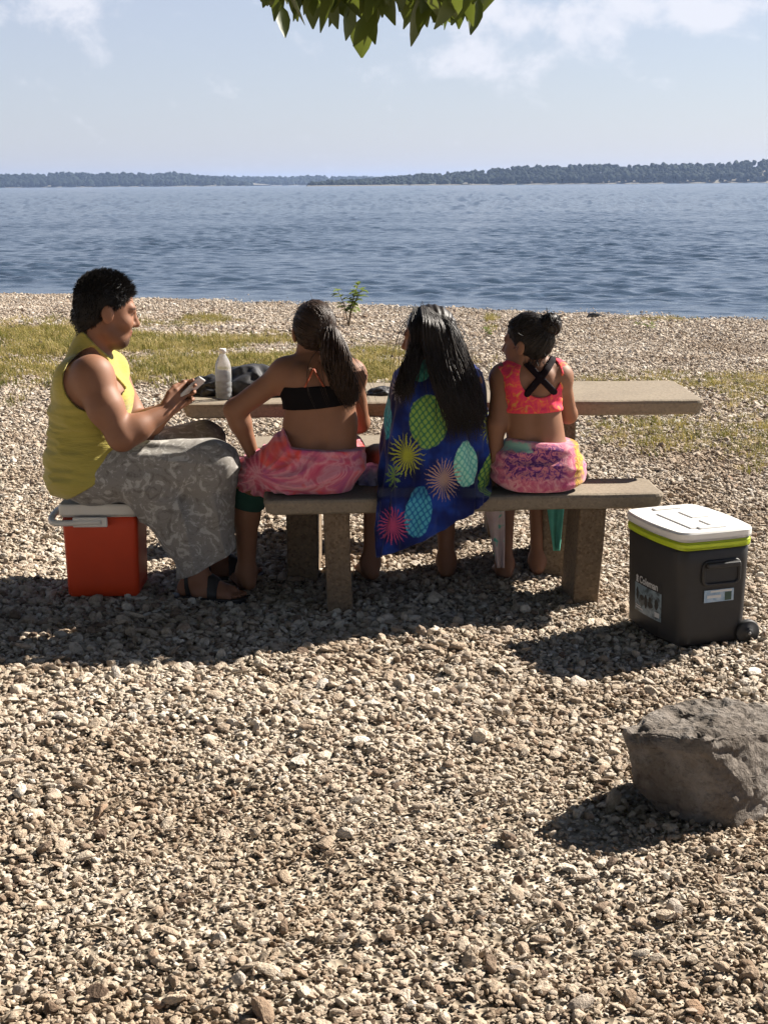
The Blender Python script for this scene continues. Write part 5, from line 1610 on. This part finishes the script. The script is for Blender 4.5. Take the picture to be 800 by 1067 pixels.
# the draped beach towel: one sheet wound round her back, hanging over the bench edge
m_towel, t, b = material('navy_pineapple_towel')
uvn = t.new('ShaderNodeUVMap', uv_map='cloth'); sp_ = t.new('ShaderNodeSeparateXYZ', {0: uvn.outputs[0]})
U_, V_ = E(t, sp_.outputs[0]), E(t, sp_.outputs[1])
fine = t.noise(uvn.outputs[0], 160, 3, .6); med = t.noise(uvn.outputs[0], 34, 3, .6)
zz = t.noise(uvn.outputs[0], 7, 3, .5)
c = t.ramp(zz, [(0.38, (0.007, 0.010, 0.065)), (0.5, (0.010, 0.020, 0.13)), (0.62, (0.015, 0.05, 0.30))])
def uvpt(px, py):
    p = W(px, py, 5.27); return p[0], p[2]
MP = 3.6e-3
def pineapple(c, px, py, rx, ry, ca, cb, ang=0.0):
    u0, v0 = uvpt(px, py)
    du, dv = U_ - u0, V_ - v0
    ca_, sa_ = math.cos(ang), math.sin(ang)
    x = du * ca_ + dv * sa_; y = dv * ca_ - du * sa_
    r2 = (x / (rx * MP)).f('POWER', 2.0) + (y / (ry * MP)).f('POWER', 2.0) + (med - .5) * .35
    m = E(t, t.new('ShaderNodeMapRange', {0: r2, 1: 1.04, 2: .92}).outputs[0])
    k = PI / (7.0 * MP)
    lat = ((x + y * .8) * k).f('SINE') * ((x - y * .8) * k).f('SINE')
    lm = E(t, t.new('ShaderNodeMapRange', {0: lat.f('ABSOLUTE') + (fine - .5) * .9, 1: .10, 2: .6}).outputs[0])
    return t.mix(m, c, t.mix(lm, cb, ca))
def burst(c, px, py, rad, col, n=15.0, core=.35):
    u0, v0 = uvpt(px, py)
    du, dv = U_ - u0, V_ - v0
    th = dv.f('ARCTAN2', du); r_ = (du * du + dv * dv).f('SQRT') / (rad * MP)
    sp = ((th * n * .5 + (med - .5) * 5.0).f('SINE').f('ABSOLUTE')).f('POWER', 2.2) * (.35 + fine * .45 + med * .4) + core * .8
    m = E(t, t.new('ShaderNodeMapRange', {0: sp - r_, 1: -.05, 2: .12}).outputs[0])
    return t.mix(m, c, t.mix(fine, tuple(x * .6 for x in col), col))
YEL, MINT, TEAL, SALM, ROSE, PALE = (0.50, 0.52, 0.06), (0.30, 0.66, 0.45), (0.05, 0.42, 0.50), (0.58, 0.36, 0.27), (0.55, 0.08, 0.20), (0.55, 0.66, 0.52)
c = pineapple(c, 446, 441, 22, 28, (0.28, 0.46, 0.10), (0.05, 0.19, 0.09), -.1)
c = burst(c, 418, 477, 22, YEL, 23)
c = burst(c, 400, 500, 15, (0.25, 0.42, 0.12), 11)
c = pineapple(c, 492, 486, 16, 25, (0.42, 0.78, 0.60), (0.14, 0.52, 0.42), .12)
c = burst(c, 464, 500, 21, SALM, 27)
c = pineapple(c, 434, 533, 15, 26, (0.09, 0.42, 0.55), (0.02, 0.14, 0.34), -.15)
c = burst(c, 405, 546, 20, ROSE, 25)
c = pineapple(c, 437, 385, 12, 15, (0.10, 0.42, 0.32), (0.04, 0.24, 0.2))
c = burst(c, 409, 410, 14, (0.45, 0.42, 0.48), 13)
c = burst(c, 497, 432, 16, (0.40, 0.40, 0.50), 15)
c = pineapple(c, 380, 440, 16, 25, TEAL, (0.03, 0.2, 0.3)); c = burst(c, 530, 450, 19, YEL, 15); c = pineapple(c, 535, 500, 16, 25, (0.36, 0.55, 0.10), (0.05, 0.20, 0.08))
setb(t, b, color=c, rough=0.95, spec=0.08, sheen=0.3, normal=t.bump(t.noise(uvn.outputs[0], 420, 2), .4, .003))
rows = [(374, 431, 482, .085, .060), (380, 420, 493, .115, .045), (388, 411, 501, .135, .040), (402, 407, 505, .150, .035), (425, 404, 507, .158, .02), (450, 401, 509, .165, .0), (475, 398, 510, .170, .0), (500, 396, 509, .178, .0), (520, 394, 508, .190, .0), (545, 392, 507, .200, 0), (585, 390, 506, .205, 0)]
ra = np.array(rows, float)
NU, NV = 90, 90
phi = np.linspace(-R(108), R(108), NU)
Vt = np.zeros((NV, NU, 3)); UV = np.zeros((NV, NU, 2))
hem_px = [380, 393, 420, 440, 470, 490, 508, 520]; hem_py = [572, 582, 574, 565, 549, 536, 523, 520]
for j in range(NU):
    s_ = math.sin(phi[j]); c_ = math.cos(phi[j])
    pxm = 451 + 57 * s_
    hem = float(np.interp(pxm, hem_px, hem_py))
    if abs(phi[j]) > R(75): hem = hem + (506 - hem) * min(1, (abs(phi[j]) - R(75)) / R(18))
    for i in range(NV):
        py = 374 + (hem - 374) * i / (NV - 1)
        L_, R_, bb, yc = [np.interp(py, ra[:, 0], ra[:, q]) for q in (1, 2, 3, 4)]
        bb = float(bb)
        y = G2Y + .03 - yc * 0 - bb * c_
        if py > 508:
            kq = min(1, (py - 508) / 12.0); y = y * (1 - kq) + min(y, 5.245 + .012 * math.sin(phi[j] * 5)) * kq
        px = (L_ + R_) / 2 + (R_ - L_) / 2 * s_
        fold = (.010 * (1 - 1.6 * abs(math.sin(phi[j] * 4.6 + .9 * math.sin(py * .045) + .4))) + .005 * math.sin(phi[j] * 17 + py * .05 + 1.0) + .003 * math.sin(phi[j] * 31 - py * .09)) * min(1, max(.2, (py - 385) / 80))
        p = W(px, py, y)
        p += np.array([s_, -c_, 0]) * fold
        Vt[i, j] = p
# texture coordinates: arc length across, height down
mid = NU // 2
for i in range(NV):
    dd = np.linalg.norm(np.diff(Vt[i][:, :2], axis=0), axis=1); arc = np.concatenate([[0], np.cumsum(dd)])
    UV[i, :, 0] = arc - arc[mid] + Vt[i, mid, 0]; UV[i, :, 1] = Vt[i, :, 2]
i_ = np.arange(NV - 1)[:, None] * NU + np.arange(NU - 1)[None]
Q = np.stack([i_, i_ + NU, i_ + NU + 1, i_ + 1], -1).reshape(-1, 4)
me = np_mesh('beach_towel', Vt.reshape(-1, 3), Q)
uvl = me.uv_layers.new(name='cloth'); li = np.empty(len(me.loops), np.int32); me.loops.foreach_get('vertex_index', li)
uvl.data.foreach_set('uv', UV.reshape(-1, 2)[li].astype(np.float32).ravel())
tow = link('beach_towel', me, m_towel, None, smooth=True)
md = tow.modifiers.new('thickness', 'SOLIDIFY'); md.thickness = .007; md.offset = 0.0
tag(tow, 'navy beach towel with green, mint and blue pineapples draped round the long haired girl', 'towel')

hr = cap_hair(h2c, h2M, h2s, (.104, .086, .102), m_hair_black, g2, a0=.03, a1=.7)
g = np.random.default_rng(61); paths = []
def lock(ctl, wob, n=20):
    P = catmull(ctl, n); tt = np.linspace(0, 1, n); ph = g.uniform(0, 6.28)
    P[:, 0] += wob * np.sin(tt * g.uniform(7, 13) + ph) * tt; P[:, 1] += wob * .6 * np.sin(tt * 9 + ph + 1) * tt
    return P
for i in range(900):            # the fall down the back and over the right shoulder
    u = g.uniform(); d_ = g.uniform(0, .022)
    yb = G2Y - .105
    e = g.normal(0, 1)
    ctl = [W(438 + 26 * u, 318 + 16 * u**2 + 2 * g.uniform(), G2Y - .02 - .03 * u), W(440 + 36 * u + e * .6, 334 + 10 * u, yb + .005 - d_ + .05 * u**3), W(443 + 42 * u + e, 362 + 6 * u, yb - .015 - d_ + .045 * u**3),
           W(453 + 43 * u + e * 1.5, 398 + 2 * u, yb - .062 - d_ + .09 * u**3), W(463 + 38 * u + e * 2, 424, yb - .078 - d_ + .10 * u**3), W(470 + 33 * u + e * 3.5, 440 + 26 * g.uniform(-.6, 1), yb - .078 - d_ + .11 * u**3)]
    paths.append(lock(ctl, .016))
for i in range(210):            # the part drawn over the left shoulder
    u = g.uniform(); d_ = g.uniform(0, .018); e = g.normal(0, 1)
    ctl = [W(430 + 14 * u, 319 + 2 * g.uniform(), G2Y - .02), W(429 + 14 * u + e * .5, 335, G2Y - .055 - .03 * u - d_), W(428 + 14 * u + e, 360, G2Y - .075 - .03 * u - d_), W(418 + 16 * u + e * 1.5, 384, G2Y - .11 - .04 * u - d_), W(414 + 15 * u + e * 1.5, 404, G2Y - .12 - .055 * u - d_), W(413 + 15 * u + e * 2, 416 + 12 * g.uniform(-.6, 1), G2Y - .115 - .05 * u - d_)]
    paths.append(lock(ctl, .013))
strands('loose_strands', paths, .0030, .0009, m_hair_black, hr, 4)

fly = []
for i in range(60):
    a = g.uniform(-1, 1); e = g.normal(size=3) * .006
    ctl = [W(446 + 22 * a, 322 + 8 * abs(a), G2Y - .06), W(450 + 34 * a, 345, G2Y - .115) + e, W(456 + 50 * a, 390, G2Y - .16) + 2 * e, W(460 + 52 * a + g.normal() * 3, 425 + 14 * g.uniform(-1, 1), G2Y - .17) + 3 * e]
    fly.append(lock(ctl, .014))
for i in range(40):
    v = nrm(np.array([g.normal(), g.normal(), abs(g.normal())])); p0 = h2c + h2s * ((v * .098 + np.array([-.01, 0, .022])) @ h2M)
    fly.append(catmull([p0, p0 + v @ h2M * .008 + g.normal(size=3) * .01, p0 + v @ h2M * .010 + g.normal(size=3) * .022], 6))
strands('flyaway_hairs', fly, .0011, .0006, m_hair_black, hr, 3)

# ================================================================== small girl in the coral top
G3Y = 5.44
pel = PZ(560, G3Y, .545)
r_pel = [Ell(pel, (.145, .12, .10), None, .04)]
r_tor = [Ell(W(558, 452, G3Y), (.108, .08, .09), None, .06), Ell(W(554, 425, G3Y), (.108, .08, .10), None, .06), Ell(W(552, 402, G3Y), (.110, .078, .075), None, .05), Cap(W(526, 391, G3Y), W(580, 389, G3Y), .044, .044, .05), Cap(W(545, 383, G3Y), W(565, 382, G3Y), .038, .038, .045),
         Ell(W(538, 398, G3Y - .053), (.034, .026, .045), None, .025), Ell(W(568, 397, G3Y - .053), (.034, .026, .045), None, .025)]
r_nk = [Cap(W(556, 384, G3Y), W(553, 362, G3Y + .01), .034, .034, .035)]
kL, kR = PZ(526, 5.80, .485), PZ(562, 5.84, .485); aL, aR = PZ(526, 5.72, .07), PZ(560, 5.78, .07)
r_leg = [Cap(PZ(540, G3Y, .54), kL, .076, .054, .04), Cap(PZ(578, G3Y, .54), kR, .076, .054, .04),
         Cap(kL, kL + (aL - kL) * .35, .045, .043, .03), Cap(kL + (aL - kL) * .35, aL, .043, .027, .03), Cap(kR, kR + (aR - kR) * .35, .045, .043, .03), Cap(kR + (aR - kR) * .35, aR, .043, .027, .03)] + foot_prims(aL, (-.1, 1), .82) + foot_prims(aR, (.1, 1), .82)
sL, eL, wL = W(523, 394, G3Y), W(517, 441, G3Y - .03), W(516, 484, G3Y - .02)
sR, eR, wR = W(584, 393, G3Y), W(592, 432, G3Y + .10), W(575, 438, G3Y + .30)
r_arm = [Ell(sL, (.045, .045, .048), None, .03), Cap(sL, eL, .039, .033, .03), Cap(eL, wL, .034, .022, .02), Ell(sR, (.043, .043, .046), None, .03), Cap(sR, eR, .038, .033, .03), Cap(eR, wR, .033, .022, .02)]
r_hand = hand_prims(wL, np.array([.05, .35, -.6]), np.array([.1, .5, -.9]), np.array([1, .2, 0]), .76, (.15, .3, .25), .15) + hand_prims(wR, np.array([-.3, 1, -.15]), np.array([0, 0, -1.0]), np.array([-1, -.2, 0]), .76, (.2, .3, .3), .1)
h3c, h3M, h3s = W(549.5, 357, G3Y), frame(R(148), R(2), R(-4)), .94
ha, hsb = head_prims(h3c, h3M, h3s)
g3, fg3 = make_body('person', r_pel + r_tor + r_nk + r_leg + r_arm + r_hand + ha, hsb + [Cap(W(553, 400, G3Y - .098), W(557, 455, G3Y - .098), .016, .018)], m_skin_g1, (h3c, h3M, h3s))
tag(g3, 'small girl with a hair bun, coral cropped top and patterned pink towel on the bench', 'person')
m_top, t, b = material('coral_print_top')
co = t.coord('Object')
n1 = t.noise(co, 34, 3, .6, 1.2)
c = t.ramp(n1, [(0.36, (0.70, 0.035, 0.11)), (0.5, (0.80, 0.06, 0.10)), (0.58, (0.82, 0.12, 0.07)), (0.66, (0.72, 0.34, 0.06)), (0.75, (0.85, 0.05, 0.25))])
setb(t, b, color=c, rough=0.75, spec=0.25)
rf = Field(r_tor, .0045)
def top_regions(f):
    X, Y, Z = f.xyz()
    low = half(f, W(510, 429, G3Y), W(600, 426, G3Y), True)
    c = W(561, 389, G3Y)
    hole = -np.maximum(ellip2(f, c, .079, .080), Y - (G3Y - .01) + 0 * X)
    nk = -ellip2(f, W(558, 376, G3Y), .058, .050)
    a1 = -np.maximum(ellip2(f, W(513, 402, G3Y), .040, .062), -1 + 0 * f.F); a2 = -ellip2(f, W(599, 400, G3Y), .036, .055)
    return [low, hole, nk, a1, a2]
tp = cloth('cropped_top', None, .007, top_regions, m_top, g3, base=rf, it=1, wr=lambda X, Y, Z: .0018 * np.sin(X * 90 + Z * 130) + .0025 * np.exp(-((Z - W(552, 424, G3Y)[2]) / .006)**2) + 0 * Y)
m_strapb = simple('black_strap', (0.012, 0.007, 0.009), .8, spec=.1)
rs = Field(r_tor + r_nk, .004)
cloth('crossed_straps', None, .009, lambda f: [np.minimum(seg2(f, W(542, 372, G3Y - .05), W(577, 408, G3Y - .05), .0125), seg2(f, W(581, 370, G3Y - .05), W(548, 409, G3Y - .05), .0125)), f.xyz()[1] - (G3Y - .005) + 0 * f.F], m_strapb, tp, base=rs)
m_multi, t, b = material('pink_print_towel')
co = t.coord('Object'); sp_ = t.new('ShaderNodeSeparateXYZ', {0: co}); X_, Z_ = E(t, sp_.outputs[0]), E(t, sp_.outputs[2])
n1 = t.noise(co, 22, 3, .6, 1.5); n2 = t.noise(co, 38, 2, .5, 1.8)
pc, cc = W(557, 482, G3Y - .12), None
base = t.ramp(n1, [(0.36, (0.50, 0.08, 0.18)), (0.5, (0.62, 0.19, 0.26)), (0.62, (0.72, 0.36, 0.38)), (0.72, (0.55, 0.10, 0.20))])
dx = (X_ - pc[0]) / .115; dz = (Z_ - pc[2]) / .062
inside = E(t, t.new('ShaderNodeMapRange', {0: dx.f('ABSOLUTE').f('MAXIMUM', dz.f('ABSOLUTE')) + (n1 - .5) * .6, 1: 1.08, 2: .85}).outputs[0])
prn = t.ramp(n2, [(0.40, (0.13, 0.03, 0.15)), (0.47, (0.22, 0.07, 0.24)), (0.53, (0.58, 0.16, 0.24)), (0.62, (0.66, 0.26, 0.27)), (0.7, (0.28, 0.07, 0.2))])
c = t.mix(inside, base, prn)
yl = W(600, 482, G3Y)[0]
ym = E(t, t.new('ShaderNodeMapRange', {0: (X_ - yl).f('ABSOLUTE') - (n1 - .5) * .06, 1: .022, 2: .012}).outputs[0])
c = t.mix(ym, c, t.ramp(n2, [(.4, (0.62, 0.36, 0.03)), (.55, (0.30, 0.10, 0.03)), (.62, (0.75, 0.45, 0.05))]))
ml = W(536, 461, G3Y)
mm = E(t, t.new('ShaderNodeMapRange', {0: ((X_ - ml[0]) / .055).f('ABSOLUTE').f('MAXIMUM', ((Z_ - ml[2]) / .018).f('ABSOLUTE')) + (n1 - .5) * 1.6, 1: 1.15, 2: .7}).outputs[0])
c = t.mix(mm, c, (0.26, 0.48, 0.40))
setb(t, b, color=c, rough=0.92, spec=0.1, sheen=.3, normal=t.bump(t.noise(co, 260, 2), .35, .004))
tw3 = Field(r_pel + [Ell(W(559, 462, G3Y), (.125, .095, .06), None, .05), Cap(PZ(540, G3Y - .01, .54), kL, .085, .066, .06), Cap(PZ(580, G3Y - .01, .54), kR, .085, .066, .06), Ell(PZ(560, G3Y - .01, .50), (.158, .135, .055), None, .05)], .005)
def t3_wr(X, Y, Z):
    return .0095 * (1 - 1.9 * np.abs(snoise3(X, Y, Z, (9, 9, 55), 23, 2))) + .0015 * snoise3(X, Y, Z, 40, 24, 1)
sk3 = cloth('towel_skirt', None, .006, lambda f: [half(f, W(505, 452, G3Y), W(612, 461, G3Y), False), .457 - f.xyz()[2] + 0 * f.F], m_multi, g3, base=tw3, wr=t3_wr, it=1)
m_panel, t, b = material('pale_towel_end')
co = t.coord('Object')
setb(t, b, color=t.ramp(t.noise(co, 13, 2, .5, .6), [(0.42, (0.62, 0.48, 0.47)), (0.56, (0.68, 0.56, 0.53)), (0.60, (0.16, 0.50, 0.38)), (0.75, (0.12, 0.42, 0.32))]), rough=.95, spec=.05)
m_mint = simple('mint_towel', (0.13, 0.46, 0.36), .95, spec=.05, vscale=25, var=.3)
def hang(px0, px1, py0, py1, Y, point, seed, mt=None):
    nu, nv = 14, 16; V = []
    g = np.random.default_rng(seed)
    for i in range(nv):
        py = py0 + (py1 - py0) * i / (nv - 1); tt = i / (nv - 1)
        for j in range(nu):
            u = j / (nu - 1); px = px0 + (px1 - px0) * (u if not point else (u * (1 - tt * .75) + tt * .75 * point))
            V.append(W(px, py, Y + .012 * math.sin(u * 7 + tt * 2 + seed) + .01 * tt))
    i_ = np.arange(nv - 1)[:, None] * nu + np.arange(nu - 1)[None]
    o = link('towel_end', np_mesh('towel_end', np.array(V), np.stack([i_, i_ + nu, i_ + nu + 1, i_ + 1], -1).reshape(-1, 4)), mt or m_panel, sk3, smooth=True)
    md = o.modifiers.new('thickness', 'SOLIDIFY'); md.thickness = .006
hang(500, 526, 505, 592, 5.66, .9, 1); hang(566, 589, 505, 574, 5.64, .6, 2, m_mint)
RAD3 = (.101, .081, .098)
hr = cap_hair(h3c, h3M, h3s, RAD3, m_hair_black, g3)
bc = W(573, 337, G3Y - .05)
tdir = (bc - h3c - h3s * (-.010 * h3M[0] + .022 * h3M[2])) @ h3M.T / np.array(RAD3)
strands('combed_strands', comb(h3c, h3M, h3s, RAD3, tdir, 380, 19), .0026, .0020, m_hair_black, hr, 4)
fuzz('short_hairs', hr, 1300, 14, lambda p, n: (bc - p) / np.linalg.norm(bc - p) + n * .08, .022, .0013, m_hair_black, hr)
bf_ = Field([Ell(bc, (.039, .034, .037), None, .01), Ell(bc + [.014, 0, -.014], (.027, .026, .026), None, .015)], .003)
X, Y, Z = bf_.xyz()
ang = np.arctan2(Z - bc[2], X - bc[0]); rr = np.sqrt((X - bc[0])**2 + (Z - bc[2])**2 + (Y - bc[1])**2)
bun = sdf_obj('bun', bf_.like(bf_.F - .003 * np.sin(ang * 2 + rr * 420 + 4 * np.sin(ang * 2 + Y * 60))), m_hair_black, hr, 1)
g = np.random.default_rng(71); paths = []
for i in range(90):
    a0 = g.uniform(0, 6.28); tilt = nrm(g.normal(size=3)); b_ = nrm(np.cross(tilt, [0.3, .5, .8])); c__ = np.cross(tilt, b_)
    th = a0 + np.linspace(0, g.uniform(1.5, 3.2), 12); rr_ = np.array([.039, .034, .037]) * g.uniform(.98, 1.10)
    paths.append(bc + (np.cos(th)[:, None] * b_ + np.sin(th)[:, None] * c__) * rr_)
for i in range(26):
    d = nrm(g.normal(size=3)); paths.append(catmull([bc + d * .03, bc + d * .045 + [0, 0, .004], bc + d * .055 + g.normal(size=3) * .01], 6))
strands('bun_strands', paths, .0022, .0007, m_hair_black, bun, 4)
fly = []
for i in range(70):
    v = nrm(np.array([g.normal(), g.normal(), g.normal()])); pf = v * np.array([.100, .080, .097]) + np.array([-.010, 0, .022])
    if pf[0] > .03 + .78 * pf[2] or pf[2] < -.07: continue
    p0 = h3c + h3s * (pf @ h3M); n_ = v @ h3M
    fly.append(catmull([p0, p0 + n_ * .006 + g.normal(size=3) * .008, p0 + n_ * .008 + g.normal(size=3) * .02], 6))
for i in range(50):      # short hairs at the nape
    p0 = W(545 + 26 * g.uniform(), 372 + 6 * g.uniform(), G3Y - .055); fly.append(catmull([p0, p0 + [g.normal() * .004, -.006, -.012], p0 + [g.normal() * .01, -.004, -.024]], 5))
strands('flyaway_hairs', fly, .0012, .0006, m_hair_black, hr, 3)
